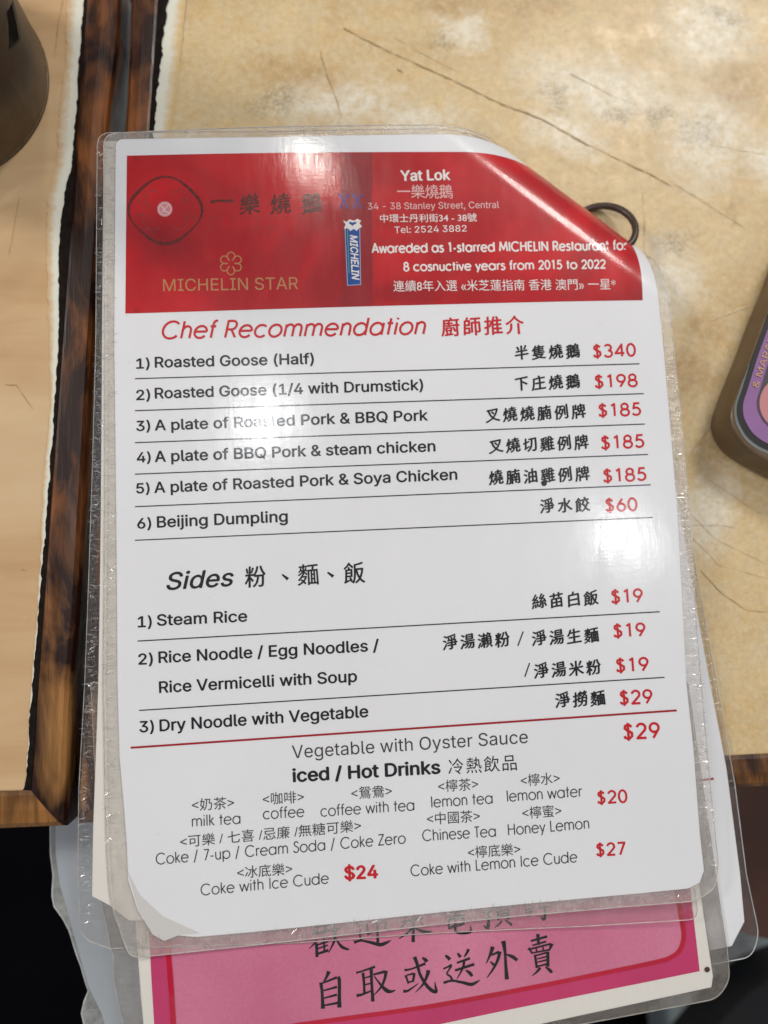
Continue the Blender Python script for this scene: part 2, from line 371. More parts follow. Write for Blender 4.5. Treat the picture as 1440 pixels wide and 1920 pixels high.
def smooth_closed(pts, r, n=5):
    """round the corners of a polygon (r in metres or list)"""
    out = []; k = len(pts); rr = r if isinstance(r, (list, tuple)) else [r] * k
    for i in range(k):
        a, b, c = np.array(pts[i - 1]), np.array(pts[i]), np.array(pts[(i + 1) % k])
        if rr[i] <= 0: out.append(tuple(b)); continue
        u = (a - b); lu = np.linalg.norm(u); v = (c - b); lv = np.linalg.norm(v)
        d = min(rr[i], lu * .45, lv * .45); p0 = b + u / lu * d; p1 = b + v / lv * d
        for j in range(n + 1):
            t = j / n; out.append(tuple((1 - t) ** 2 * p0 + 2 * t * (1 - t) * b + t * t * p1))
    return out
def sheet(name, outline, mat, parent, mapf, holes=None, grid=.012, roll=False, smooth=True):
    bm = bmesh.new()
    def loop(pts):
        vs = [bm.verts.new((p[0], p[1], 0)) for p in pts]
        return [bm.edges.new((vs[i], vs[(i + 1) % len(vs)])) for i in range(len(vs))]
    es = loop(outline)
    if holes:
        for h in holes: es += loop(h)
    bmesh.ops.triangle_fill(bm, use_beauty=True, use_dissolve=False, edges=es, normal=(0, 0, 1))
    A = np.array(outline); lo, hi = A.min(0), A.max(0)
    def cut(co, no):
        bmesh.ops.bisect_plane(bm, geom=bm.verts[:] + bm.edges[:] + bm.faces[:], dist=1e-7, plane_co=co, plane_no=no)
    if grid:
        for a in (0, 1):
            x = lo[a] + grid
            while x < hi[a]:
                co = [0, 0, 0]; co[a] = x; no = [0, 0, 0]; no[a] = 1; cut(co, no); x += grid
    if roll:
        for s in list(np.arange(-REACH, 0, 5 * MM)) + list(np.arange(0, R1 * TH1, .9 * MM)) + list(np.arange(R1 * TH1, R1 * TH1 + R2 * 2.2, .45 * MM)):
            c = ro + rn * s; cut((c[0], c[1], 0), (rn[0], rn[1], 0))
    V = np.array([v.co[:2] for v in bm.verts])
    W3 = mapf(V)
    for v, c in zip(bm.verts, W3): v.co = c
    bmesh.ops.recalc_face_normals(bm, faces=bm.faces)
    if sum(f.normal.z * f.calc_area() for f in bm.faces) < 0: bmesh.ops.reverse_faces(bm, faces=bm.faces)
    me = bpy.data.meshes.new(name); bm.to_mesh(me); bm.free()
    return link_mesh(name, me, mat, parent, smooth)
def rim(name, outline, mat, parent, mapf, width=.00035, up=.00008, wob=.15):
    """thin raised cut edge running round a film"""
    pts = []
    n = len(outline)
    for i in range(n):
        a, b = np.array(outline[i]), np.array(outline[(i + 1) % n]); L = np.linalg.norm(b - a); k = max(1, int(L / .0022))
        for j in range(k): pts.append(a + (b - a) * j / k)
    P = np.array(pts); T = np.roll(P, -1, 0) - np.roll(P, 1, 0); T /= np.linalg.norm(T, axis=1)[:, None]; Nn = np.column_stack([-T[:, 1], T[:, 0]])
    wv = width * (1 + wob * np.array([rnd.uniform(-1, 1) for _ in P]))
    a = mapf(P - Nn * wv[:, None] / 2); b = mapf(P + Nn * wv[:, None] / 2); c = mapf(P); c[:, 2] += up * 1.6
    a[:, 2] -= .00025; b[:, 2] -= .00025
    m = len(P); V = np.vstack([a, c, b]); F = []
    for i in range(m):
        j = (i + 1) % m; F += [(i, j, m + j, m + i), (m + i, m + j, 2 * m + j, 2 * m + i)]
    return obj_from(name, V, F, mat, parent, True)

# ------------------------------------------------------------------ print: fonts and brush strokes
_fc = {}
import os
def _font(f):
    try: return bpy.data.fonts.load(os.path.join(bpy.utils.system_resource('DATAFILES'), 'fonts', f))   # Blender's own bundled fonts
    except Exception: return None
FONT, FONT_C = _font('Inter.woff2'), None
from mathutils.geometry import delaunay_2d_cdt
def glyph_mesh(s, offset=0.0, shear=0.0):
    """filled letters; every outline is filled by itself so that overlapping strokes stay whole. Vertices: (x, y, layer)"""
    key = (s, offset, shear)
    if key in _fc: return _fc[key]
    c = bpy.data.curves.new('t', 'FONT'); c.body = s; c.size = 1; c.offset = offset; c.shear = shear; c.resolution_u = 4; c.fill_mode = 'NONE'
    fnt = FONT_C if max(map(ord, s)) > 0x2000 else FONT
    if fnt: c.font = fnt
    o = bpy.data.objects.new('t', c); COL.objects.link(o)
    dg = bpy.context.evaluated_depsgraph_get(); me = bpy.data.meshes.new_from_object(o.evaluated_get(dg))
    nb = [[] for _ in me.vertices]
    for e in me.edges: a, b = e.vertices; nb[a].append(b); nb[b].append(a)
    co = [(v.co[0], v.co[1]) for v in me.vertices]; seen = set(); loops = []
    for i in range(len(co)):
        if i in seen or len(nb[i]) != 2: continue
        lp = [i]; seen.add(i); cur = i
        while True:
            nx = [k for k in nb[cur] if k not in seen]
            if not nx: break
            cur = min(nx) if len(lp) == 1 else nx[0]; seen.add(cur); lp.append(cur)
        if len(lp) > 2: loops.append([co[k] for k in lp])
    bpy.data.objects.remove(o); bpy.data.curves.remove(c); bpy.data.meshes.remove(me)
    V = []; F = []
    groups = []                                       # loops whose boxes touch belong to one letter
    for P in loops:
        xs = [p[0] for p in P]; lo, hi = min(xs), max(xs); hit = [g for g in groups if g[0] <= hi and g[1] >= lo]
        g = [lo, hi, [P]]
        for h in hit: groups.remove(h); g = [min(g[0], h[0]), max(g[1], h[1]), g[2] + h[2]]
        groups.append(g)
    for _, _, Ps in groups:
        pts = [Vector(p) for P in Ps for p in P]; es = []; k = 0
        for P in Ps: es += [(k + q, k + (q + 1) % len(P)) for q in range(len(P))]; k += len(P)
        vo, _e, fo, *_r = delaunay_2d_cdt(pts, es, [], 0, 1e-6)
        base = len(V); V += [(v.x, v.y, 0) for v in vo]
        for t in fo:
            cx_ = sum(vo[q].x for q in t) / 3; cy2 = sum(vo[q].y for q in t) / 3; w = 0
            for P in Ps:
                for q in range(len(P)):
                    (x0, y0), (x1, y1) = P[q - 1], P[q]
                    if (y0 > cy2) != (y1 > cy2) and cx_ < (x1 - x0) * (cy2 - y0) / (y1 - y0) + x0: w += 1 if y1 > y0 else -1
            if w: F.append(tuple(base + q for q in t)[::-1])
    V = np.array(V) if V else np.zeros((0, 3))
    _fc[key] = (V, F); return V, F
CAP = glyph_mesh('H')[0][:, 1].max()
def up_dir(px, py):
    v = np.array([65. - px, -13870. - py]); return v / np.linalg.norm(v)
class Ink:
    """collects print in pixel space of the photograph, laid on one card face"""
    def __init__(s, lay): s.V = []; s.F = []; s.n = 0; s.k = 0; s.lay = lay
    def add(s, P, F, dz=0.0, lay=0.0):
        s.V.append(np.column_stack([P, np.zeros(len(P)) + dz + np.asarray(lay) * 1.2e-6])); s.F += [tuple(i + s.n for i in f) for f in F]; s.n += len(P)
    def build(s, name, mat, parent):
        if not s.V: return None
        A = np.vstack(s.V); W3 = s.lay(A[:, :2]); W3[:, 2] += A[:, 2]
        return obj_from(name, W3, s.F, mat, parent)
    def ribbon(s, pts, closed=False, sub=True):
        """pts: (x, y, width)"""
        P = np.array(pts, float)
        if not sub and not closed and len(P) > 2:
            d = np.diff(P[:, :2], axis=0); d /= np.linalg.norm(d, axis=1)[:, None] + 1e-9; cs = (d[1:] * d[:-1]).sum(1)
            k = [i + 1 for i in range(len(cs)) if cs[i] < .75]
            if k:
                cuts = [0] + k + [len(P) - 1]
                for a_, b_ in zip(cuts[:-1], cuts[1:]):
                    Q = P[a_:b_ + 1].copy(); e0 = Q[0, :2] - Q[1, :2]; e1 = Q[-1, :2] - Q[-2, :2]
                    if a_ > 0: Q[0, :2] += e0 / (np.linalg.norm(e0) + 1e-9) * Q[0, 2] * .35
                    if b_ < len(P) - 1: Q[-1, :2] += e1 / (np.linalg.norm(e1) + 1e-9) * Q[-1, 2] * .35
                    s.ribbon(Q, sub=False)
                return
        if sub and len(P) > 2 and not closed:
            out = []
            for i in range(len(P) - 1):
                p0 = P[max(i - 1, 0)]; p1 = P[i]; p2 = P[i + 1]; p3 = P[min(i + 2, len(P) - 1)]
                for t in (0, .33, .66):
                    out.append(.5 * ((2 * p1) + (-p0 + p2) * t + (2 * p0 - 5 * p1 + 4 * p2 - p3) * t * t + (-p0 + 3 * p1 - 3 * p2 + p3) * t ** 3))
            out.append(P[-1]); P = np.array(out)
        X = P[:, :2]
        if closed: T = np.roll(X, -1, 0) - np.roll(X, 1, 0)
        else: T = np.gradient(X, axis=0)
        T /= (np.linalg.norm(T, axis=1)[:, None] + 1e-9); Nn = np.column_stack([-T[:, 1], T[:, 0]])
        a = X + Nn * P[:, 2:3] / 2; b = X - Nn * P[:, 2:3] / 2; n = len(X)
        V = np.vstack([a, b]); F = [(i, (i + 1) % n, n + (i + 1) % n, n + i) for i in range(n if closed else n - 1)]
        s.k += 1; s.add(V, F, (s.k % 9) * 2.5e-6)
def flat_text(ink, s, x0, y0, x1, y1, cap, off=0.0, shear=0.0, base=None):
    fat = max(off, 0); V, F = glyph_mesh(s, min(off, 0), shear)
    if not len(V): return
    lo, hi = V[:, 0].min(), V[:, 0].max(); a = np.array([x0, y0], float); b = np.array([x1, y1], float)
    u = up_dir((x0 + x1) / 2, (y0 + y1) / 2)
    P = a + np.outer((V[:, 0] - lo) / (hi - lo), b - a) + np.outer(V[:, 1] / (base or CAP) * cap, u)
    e = (b - a) / np.linalg.norm(b - a)
    for k, (dx, dy) in enumerate([(0, 0)] if not fat else [(-1, .3), (1, -.3), (.3, 1), (-.3, -1)]):
        ink.add(P + e * dx * fat * cap + u * dy * fat * cap * .7, F, k * 6e-6, V[:, 2])
def kai(ink, s, x0, y0, x1, y1, size, off=.012, rise=.10):
    """brush-style characters set one by one; x0,y0 and x1,y1 are the centres of the first and the last"""
    n = len(s)
    for i, ch in enumerate(s):
        if ch == ' ': continue
        t = i / (n - 1) if n > 1 else 0
        c = np.array([x0 + (x1 - x0) * t, y0 + (y1 - y0) * t]); V, F = glyph_mesh(ch, 0)
        u = up_dir(*c); r = np.array([x1 - x0, y1 - y0], float) if n > 1 else np.array([1, -.05]); r /= np.linalg.norm(r)
        X = V[:, 0] - .5; Y = V[:, 1] - .38
        Y = Y * .98 + rise * X + .05 * X * Y; X = X * (.93 - .12 * Y)
        P = c + np.outer(X * size, r) + np.outer(Y * size, u)
        for k, (dx, dy) in enumerate([(0, 0)] if off < .006 else [(-1.3, -.2), (1.3, .2), (0, .8), (0, -.8)]): ink.add(P + r * dx * off * size + u * dy * off * size, F, k * 6e-6, V[:, 2])

def arc(cx, cy, rx, ry, a0, a1, n=None):
    n = n or max(4, int(abs(a1 - a0) / 16))
    return [(cx + rx * math.cos(math.radians(a0 + (a1 - a0) * i / n)), cy + ry * math.sin(math.radians(a0 + (a1 - a0) * i / n))) for i in range(n + 1)]
def L(*c): return [(c[i], c[i + 1]) for i in range(0, len(c), 2)]
XH = .70
bowl = arc(.36, .35, .31, .35, 0, 360, 24)
SS = [(.40, .58), (.33, .67), (.22, .70), (.11, .64), (.09, .52), (.17, .42), (.30, .36), (.40, .27), (.40, .12), (.31, .02), (.20, 0), (.09, .04), (.05, .13)]
GF = {' ': (.32, []), 'C': (.92, [arc(.50, .5, .44, .5, 42, 318)]), 'h': (.60, [L(.09, 1, .09, 0), arc(.30, .44, .21, .26, 180, 0) + [(.51, 0)]]),
 'n': (.60, [L(.09, .7, .09, 0), arc(.30, .44, .21, .26, 180, 0) + [(.51, 0)]]),
 'm': (.98, [L(.09, .7, .09, 0), arc(.29, .46, .20, .24, 180, 0) + [(.49, 0)], arc(.69, .46, .20, .24, 180, 0) + [(.89, 0)]]),
 'e': (.72, [[(.06, .375), (.66, .375)], arc(.36, .35, .31, .35, 4, 322)]), 'f': (.33, [arc(.29, .80, .14, .20, 70, 180) + [(.15, 0)], L(.02, .67, .30, .67)]),
 'R': (.66, [L(.10, 0, .10, 1), [(.10, .97), (.34, .97)] + arc(.34, .72, .22, .25, 80, -80) + [(.34, .47), (.10, .47)], L(.33, .47, .60, 0)]),
 'c': (.66, [arc(.36, .35, .31, .35, 44, 316)]), 'o': (.72, [bowl]), 'd': (.77, [bowl, L(.67, 1, .67, 0)]), 'a': (.77, [bowl, L(.67, .7, .67, 0)]),
 't': (.34, [L(.16, .95, .16, 0), L(.02, .67, .31, .67)]), 'i': (.20, [L(.10, .7, .10, 0), L(.10, .88, .10, .98)]), 'l': (.20, [L(.10, 1, .10, 0)]),
 'A': (.73, [L(.02, 0, .36, 1, .70, 0), L(.14, .33, .58, .33)]), 'w': (.84, [L(.02, .7, .22, .02, .42, .66, .62, .02, .82, .7)]),
 'r': (.36, [L(.09, .7, .09, 0), arc(.28, .46, .19, .22, 180, 65)]), 's': (.46, [SS]), 'S': (.56, [[(x * 1.2 + .01, y / .7) for x, y in SS]]),
 '1': (.52, [L(.12, .84, .30, .98, .30, 0)]), '-': (.38, [L(.05, .34, .32, .34)]), 'M': (.98, [L(.07, 0, .18, .98, .49, .2, .80, .98, .91, 0)]),
 'I': (.22, [L(.11, 0, .11, 1)]), 'H': (.76, [L(.10, 0, .10, 1), L(.66, 0, .66, 1), L(.10, .53, .66, .53)]), 'E': (.58, [L(.10, 0, .10, 1), L(.1, .97, .52, .97), L(.1, .53, .50, .53), L(.1, .03, .52, .03)]),
 'L': (.50, [L(.10, 1, .10, .03, .47, .03)]), 'N': (.80, [L(.10, 0, .10, .97, .70, .03, .70, 1)]),
 'u': (.60, [L(.09, .7, .09, .27) + arc(.30, .26, .21, .26, 180, 360)[0:], L(.51, .7, .51, 0)]),
 'v': (.52, [L(.02, .7, .26, .02, .50, .7)]), 'y': (.52, [L(.02, .7, .27, .04), L(.50, .7, .16, -.26)]), 'p': (.77, [[(x + .05, y) for x, y in bowl], L(.10, .7, .10, -.28)]),
 'k': (.50, [L(.09, 1, .09, 0), L(.42, .7, .11, .33), L(.18, .40, .47, 0)]), 'T': (.48, [L(.24, .97, .24, 0), L(.01, .97, .47, .97)]),
 'Z': (.56, [L(.05, .97, .50, .97, .05, .03, .52, .03)]), '/': (.46, [L(.36, 1.05, .06, -.12)]),
 '7': (.56, [L(.06, .97, .50, .97, .18, 0)]), '8': (.58, [arc(.29, .74, .19, .24, 0, 360, 18), arc(.29, .27, .24, .27, 0, 360, 20)]),
 '0': (.60, [arc(.30, .5, .24, .49, 0, 360, 24)]), '2': (.58, [arc(.29, .71, .22, .27, 170, -35) + [(.07, .03), (.54, .03)]]),
 '5': (.58, [L(.50, .97, .19, .97, .13, .57) + arc(.27, .32, .24, .30, 110, -150)]), '3': (.58, [arc(.27, .74, .20, .24, 150, -85), arc(.27, .27, .24, .27, 88, -155)]),
 '4': (.62, [L(.45, 0, .45, .97, .05, .27, .60, .27)]), '6': (.58, [L(.38, .98, .10, .45), arc(.30, .30, .23, .29, 0, 360, 20)]),
 '9': (.58, [L(.22, 0, .50, .55), arc(.30, .69, .23, .29, 0, 360, 20)]), '$': (.58, [[(x * 1.15 + .01, y / .76 + .03) for x, y in SS], L(.28, 1.08, .28, -.12)])}
def geo_text(ink, s, x0, y0, x1, y1, cap, wt=.10, shear=0.0, track=.06, bold=None):
    """even-stroke geometric lettering"""
    tot = sum(GF[c][0] + track for c in s) - track
    a = np.array([x0, y0], float); b = np.array([x1, y1], float); u = up_dir((x0 + x1) / 2, (y0 + y1) / 2)
    e = (b - a) / tot; x = 0; asp = np.linalg.norm(e)
    for c in s:
        for st in GF[c][1]:
            P = [(a + e * (x + px + shear * py) + u * cap * py) for px, py in st]
            cl = len(st) > 6 and math.dist(st[0], st[-1]) < 1e-6
            if cl: P = P[:-1]
            ink.ribbon([(p[0], p[1], wt * cap) for p in P], closed=cl, sub=False)
        x += GF[c][0] + track
layA = lambda z: (lambda PX: px_to_card(PX, z))
def flat_lay(z):
    def f(PX):
        PX = np.asarray(PX, float)
        D = (RW @ np.column_stack([PX[:, 0] - 720, PX[:, 1] - 960, np.full(len(PX), FPX)]).T).T
        t = (z - CAMP[2]) / D[:, 2]
        return CAMP + D * t[:, None]
    return f

# ================================================================== FLOOR
def structure(o): o['kind'] = 'structure'; return o
fz = -.40
m_floor = simple('grey_floor', (.62, .68, .70), .5, vary=.12, vscale=8)
structure(obj_from('floor', [(-2, -2, fz), (2, -2, fz), (2, 2, fz), (-2, 2, fz)], [(0, 1, 2, 3)], m_floor))

# ================================================================== TABLES
def ptsz(l, z=0.0): return [xy(a, b, z) for a, b in l]
def jag(px, step=5.0, amp=2.0, seed=1):
    """ragged line through pixel points"""
    r = random.Random(seed); out = []; o1 = 0
    for (a, b), (c, d) in zip(px[:-1], px[1:]):
        n = max(1, int(math.dist((a, b), (c, d)) / step))
        for i in range(n):
            t = i / n; o1 = o1 * .55 + r.uniform(-amp, amp); out.append((a + (c - a) * t + o1, b + (d - b) * t))
    out.append(px[-1]); return out
def slab(name, poly, z0, z1, mat, parent):
    n = len(poly); V = [(x, y, z1) for x, y in poly] + [(x, y, z0) for x, y in poly]
    area = sum(poly[i][0] * poly[(i + 1) % n][1] - poly[(i + 1) % n][0] * poly[i][1] for i in range(n))
    top = tuple(range(n)) if area > 0 else tuple(range(n))[::-1]
    F = [top, tuple(n + i for i in top[::-1])]
    for i in range(n):
        j = (i + 1) % n; F.append((j, i, n + i, n + j) if area > 0 else (i, j, n + j, n + i))
    return obj_from(name, V, F, mat, parent)
def trim(name, inner, outer, mat, parent, depth=.0245, crown=.0010):
    """wooden lipping between two matching lines, softly rounded, dropping to the table's side"""
    rows = []
    prof_ = [(0, -.002), (.0, .0004), (.12, crown), (.5, crown * 1.25), (.82, crown * .9), (.94, -.0004), (1.0, -.0028), (1.0, -depth)]
    I = np.array(ptsz(inner)); O = np.array(ptsz(outer)); k = 24
    def resamp(A, k):
        d = np.r_[0, np.cumsum(np.linalg.norm(np.diff(A, axis=0), axis=1))]; t = np.linspace(0, d[-1], k)
        return np.column_stack([np.interp(t, d, A[:, i]) for i in (0, 1)])
    I, O = resamp(I, k), resamp(O, k); V = []; F = []
    for i in range(k):
        for f, z in prof_:
            p = I[i] * (1 - f) + O[i] * f; V.append((p[0], p[1], z))
    m = len(prof_)
    for i in range(k - 1):
        for j in range(m - 1): F.append((i * m + j, (i + 1) * m + j, (i + 1) * m + j + 1, i * m + j + 1))
    F.append(tuple(range(m))); F.append(tuple((k - 1) * m + j for j in range(m))[::-1])
    me = bpy.data.meshes.new(name); me.from_pydata(V, [], F); bm = bmesh.new(); bm.from_mesh(me); bmesh.ops.recalc_face_normals(bm, faces=bm.faces); bm.to_mesh(me); bm.free()
    return link_mesh(name, me, mat, parent, False)
M_lamR, M_lamL = laminate_right(), laminate_left()
M_woodv = wood('brown_wood_lipping', -.07, (.26, .085, .020), (.020, .006, .003), .51, (.38, .18, .055))
M_woodl = wood('worn_orange_wood_lipping', -.07, (.36, .17, .052), (.045, .014, .004), .44)
M_woodh = wood('brown_wood_lipping_cross', 1.62, (.30, .13, .035), (.035, .012, .004), .45)
def worn_mat(tan):
    m, nt, nd, lk, p = new_mat('pale_worn_laminate_core'); co = coords(nt)
    a = nt.nodes.new('ShaderNodeAttribute'); a.attribute_name = 'across'
    n = noise(nt, co, 380, 5, .7)
    f = mth(nt, 'ADD', mth(nt, 'MULTIPLY', a.outputs['Fac'], 1.15), mth(nt, 'MULTIPLY', n, .9)); f = ramp(nt, mth(nt, 'SUBTRACT', f, .45), [(.16, 0.0), (.72, 1.0)])
    c = mixc(nt, f, tan, (.72, .71, .60)); lk.new(c, p.inputs['Base Color']); p.inputs['Roughness'].default_value = .6
    return m
M_worn, M_wornR = worn_mat((.60, .42, .235)), worn_mat((.64, .45, .21))
M_burn = simple('blackened_laminate_edge', (.010, .007, .006), .8, spec=.1, vary=.5, vscale=400)
def strip(name, la, lb, z, mat, parent, flip=False):
    n = min(len(la), len(lb)); A = [(*xy(*p), z) for p in la]; B = [(*xy(*p), z) for p in lb]
    def rs(P, k):
        P = np.array(P); d = np.r_[0, np.cumsum(np.linalg.norm(np.diff(P, axis=0), axis=1))]; t = np.linspace(0, d[-1], k)
        return [tuple(np.interp(q, d, P[:, i]) for i in range(3)) for q in t]
    k = max(len(A), len(B)); A, B = rs(A, k), rs(B, k)
    o = obj_from(name, A + B, [(i, i + 1, k + i + 1, k + i) for i in range(k - 1)], mat, parent)
    at_ = o.data.attributes.new('across', 'FLOAT', 'POINT'); at_.data.foreach_set('value', ([0.0] * k + [1.0] * k) if not flip else ([1.0] * k + [0.0] * k))
    return o
def scratch(pts, w, mat, parent, z, seed=0):
    r = random.Random(seed); ink = Ink(flat_lay(z)); out = []
    for (a, b), (c, d) in zip(pts[:-1], pts[1:]):
        n = max(2, int(math.dist((a, b), (c, d)) / 12))
        for i in range(n):
            t = i / n; out.append((a + (c - a) * t + r.uniform(-.8, .8), b + (d - b) * t + r.uniform(-.8, .8), w * r.uniform(.15, .7)))
    out.append((*pts[-1], .2)); ink.ribbon(out, sub=False); return ink.build('scratch', mat, parent)

# left table
tl = empty('restaurant_table', (*xy(-200, 700), 0), 'neighbouring cafe table with smooth tan laminate top, carrying the metal utensil pot', 'table', 'cafe tables pushed side by side')
Lw = [(158, -60), (158, 0), (150, 100), (146, 160), (143, 207), (137, 300), (124, 360), (114, 417), (111, 500), (112, 600), (111, 645), (106, 720), (100, 807), (90, 940), (80, 1073), (72, 1173), (62, 1280), (50, 1467), (44, 1480)]
LwJ = jag(Lw, 4.5, 1.5, 3)
edgeL = [(170, -60), (60, 1480)]
slab('tabletop', ptsz([(-700, -60), (164, -60), (52, 1482), (-700, 1486)]), -.0245, 0, M_lamL, tl)
Wband = [(128, -60), (128, 0), (125, 80), (121, 150), (114, 190), (107, 300), (92, 370), (89, 420), (88, 480), (90, 560), (92, 640), (94, 720), (90, 800), (84, 880), (80, 960), (74, 1073), (68, 1173), (59, 1280), (48, 1467), (43, 1478)]
strip('worn_edge', jag(Wband, 4.5, 1.8, 5), LwJ, .0004, M_worn, tl)
strip('blackened_edge', LwJ, [(168, -60), (59, 1481)], .0007, M_burn, tl)
trim('edge_trim', [(168, -60), (118, 640)], [(224, -60), (222, 60), (206, 187), (200, 240), (174, 640)], M_woodv, tl)
trim('edge_trim', [(118, 640), (90, 1040)], [(174, 640), (160, 907), (152, 1040)], M_woodv, tl)
trim('edge_trim', [(90, 1040), (59, 1481)], [(152, 1040), (147, 1140), (133, 1280), (128, 1413), (122, 1552)], M_woodv, tl)
trim('edge_trim', [(59, 1481), (-200, 1488), (-700, 1500)], [(122, 1552), (-200, 1566), (-700, 1580)], M_woodh, tl)
for p, w, sd in (([(118, 0), (108, 50), (102, 110)], 2.2, 1), ([(8, 720), (30, 722), (62, 768)], 1.6, 2), ([(40, 1068), (50, 1069)], 2.5, 3), ([(36, 370), (16, 480)], 1.4, 6)):
    scratch(p, w, simple('scratch_brown', (.28, .17, .08), .6), tl, .0003, sd)

slab('gap_shade', ptsz([(190, -60), (275, -60), (180, 1440), (100, 1440)], -.03), -.09, -.03, simple('gap_shade_dark', (.014, .010, .008), .95, spec=.03), tl)  # added dark slab standing in for the shade in the gap between the tables
# right table
tr_ = empty('restaurant_table', (*xy(800, 700), 0), 'stained tan laminate cafe table under the stack of menus', 'table', 'cafe tables pushed side by side')
Rin = [(317, -60), (317, 0), (308, 60), (303, 120), (299, 150), (293, 213), (288, 260), (262, 640), (212, 1478)]
RinJ = jag(Rin, 4.5, 2.2, 9)
slab('tabletop', ptsz([(312, -60), (1900, -60), (1900, 1392), (216, 1478)]), -.0245, 0, M_lamR, tr_)
strip('worn_edge', RinJ, jag([(352, -60), (350, 0), (343, 60), (338, 120), (333, 170), (327, 213), (319, 260), (285, 640), (230, 1478)], 4.5, 1.2, 12), .0004, M_wornR, tr_, flip=True)
strip('blackened_edge', [(301, -60), (280, 250), (254, 640), (205, 1478)], RinJ, .0007, M_burn, tr_)
trim('edge_trim', [(303, -60), (282, 250), (255, 640), (207, 1480)], [(245, -60), (240, 100), (232, 250), (205, 640), (142, 1548)], M_woodv, tr_)
trim('edge_trim', [(1900, 1392), (1440, 1412), (207, 1480)], [(1900, 1455), (1440, 1477), (142, 1548)], M_woodh, tr_)
m_crack = simple('crack_brown', (.36, .24, .11), .6)
m_pale = simple('scratch_pale', (.78, .66, .44), .5)
for p, w, m, sd in (([(645, 52), (705, 85), (760, 110), (850, 150), (930, 190), (1013, 222), (1100, 270), (1210, 322), (1262, 350)], 4.2, m_crack, 1),
                    ([(600, 95), (614, 145), (633, 190), (641, 225)], 2.6, m_crack, 2), ([(745, 130), (757, 136)], 6, m_crack, 4), ([(1070, 138), (1150, 180), (1190, 195)], 1.8, m_crack, 5), ([(1265, 345), (1330, 385), (1400, 430)], 1.6, m_crack, 6),
                    ([(1205, 360), (1209, 420), (1206, 520)], 1.4, m_crack, 7), ([(1340, 790), (1290, 858)], 1.8, m_crack, 8), ([(1290, 960), (1340, 1010), (1440, 1060)], 1.2, m_crack, 9),
                    ([(1315, 1070), (1350, 1110), (1400, 1145), (1440, 1148)], 2.4, m_crack, 10), ([(1300, 1010), (1350, 1060), (1440, 1085)], 1.2, m_crack, 11),
                    ([(1300, 985), (1350, 985), (1380, 990)], 1.2, m_crack, 12), ([(1330, 900), (1420, 960), (1440, 965)], 1.0, m_crack, 13), ([(1333, 600), (1410, 572)], 3.0, m_pale, 14), ([(1330, 270), (1440, 290)], 2, m_pale, 15),
                    ([(740, 70), (790, 100), (860, 135)], 1.3, m_crack, 16)):
    scratch(p, w, m, tr_, .0003, sd)

# ================================================================== THE CARDS
Z_D, Z_B, Z_C, DN_E = -.0275, .0015, .0024, .0009
A_obj = empty('menu_card', (0, 0, ZA), 'topmost laminated menu with red header, priced goose dishes and a bent top right corner', 'menu')
def PXZ(l, z): return [xy(a, b, z) for a, b in l]
# flat outline of the top card
bA = lambda dz: (lambda V: bend(V, ZA + dz))
tr_px = (1193, 242)      # where the unbent corner would be
def FLAT(px, low):
    """flat outline from visible pixels; the third last entry is the unseen bent corner, where both edges would meet"""
    P = [flat_of(*p) if i != len(px) - 3 else np.zeros(2) for i, p in enumerate(px)]
    lw = flat_of(*low); b, c, d_ = P[-4], P[-2], P[-1]
    u = b - lw; v = c - d_; t = ((d_[0] - lw[0]) * v[1] - (d_[1] - lw[1]) * v[0]) / (u[0] * v[1] - u[1] * v[0]); P[-3] = lw + u * t
    return [(float(p[0]), float(p[1])) for p in P]
A_paper = FLAT([(217, 261), (214, 640), (217, 900), (220, 1280), (224, 1420), (232, 1510), (238, 1590), (240, 1650), (258, 1706), (286, 1752), (308, 1764), (334, 1754), (368, 1757), (480, 1747), (720, 1722), (960, 1697), (1200, 1675), (1290, 1666), (1312, 1655), (1320, 1632), (1312, 1560), (1300, 1400), (1287, 1280), (1270, 960), (1243, 640), (1235, 565), tr_px, (700, 253), (500, 257)], (1262, 850))
rads = [.003] + [.0] * 3 + [0] * 13 + [0] * 9 + [.004, 0, 0]
A_paper = smooth_closed(A_paper, rads[:len(A_paper)])
A_film = FLAT([(194, 250), (196, 640), (193, 1280), (197, 1500), (200, 1600), (206, 1690), (243, 1797), (480, 1772), (720, 1745), (960, 1719), (1200, 1698), (1305, 1690), (1342, 1665), (1347, 1620), (1330, 1450), (1308, 1200), (1293, 960), (1262, 640), (1255, 565), (1212, 222), (700, 235), (500, 238)], (1282, 850))
A_film = smooth_closed(A_film, [.005, 0, 0, 0, 0, .006, .004, 0, 0, 0, 0, .003, .003, 0, 0, 0, 0, 0, 0, .007, 0, 0])
sheet('paper', A_paper, M_paper, A_obj, bA(0), roll=True)
def grow(P, d):
    P = np.array(P); T = np.roll(P, -1, 0) - np.roll(P, 1, 0); T /= np.linalg.norm(T, axis=1)[:, None] + 1e-12
    a = sum(P[i][0] * P[(i + 1) % len(P)][1] - P[(i + 1) % len(P)][0] * P[i][1] for i in range(len(P)))
    Nn = np.column_stack([T[:, 1], -T[:, 0]]) * (1 if a > 0 else -1)
    return [tuple(p) for p in P + Nn * d]
sheet('film', grow(A_paper, .0004), M_film, A_obj, bA(.00022), roll=True)
sheet('film_seal', A_film, M_seal, A_obj, bA(.00012), holes=[grow(A_paper, -.0001)], roll=True)
rim('film_edge', A_film, M_rim, A_obj, bA(.0001))
# painted shade of the crumple creases in the lower left corner of the paper
ZT = .00006
def raised(name, px, zc, mat, parent, base):
    P = PXZ(px, base); c = np.mean(P, axis=0); V = [(*p, base) for p in P] + [(*c, base + zc)]; n = len(P)
    return obj_from(name, V, [(i, (i + 1) % n, n) for i in range(n)], mat, parent)

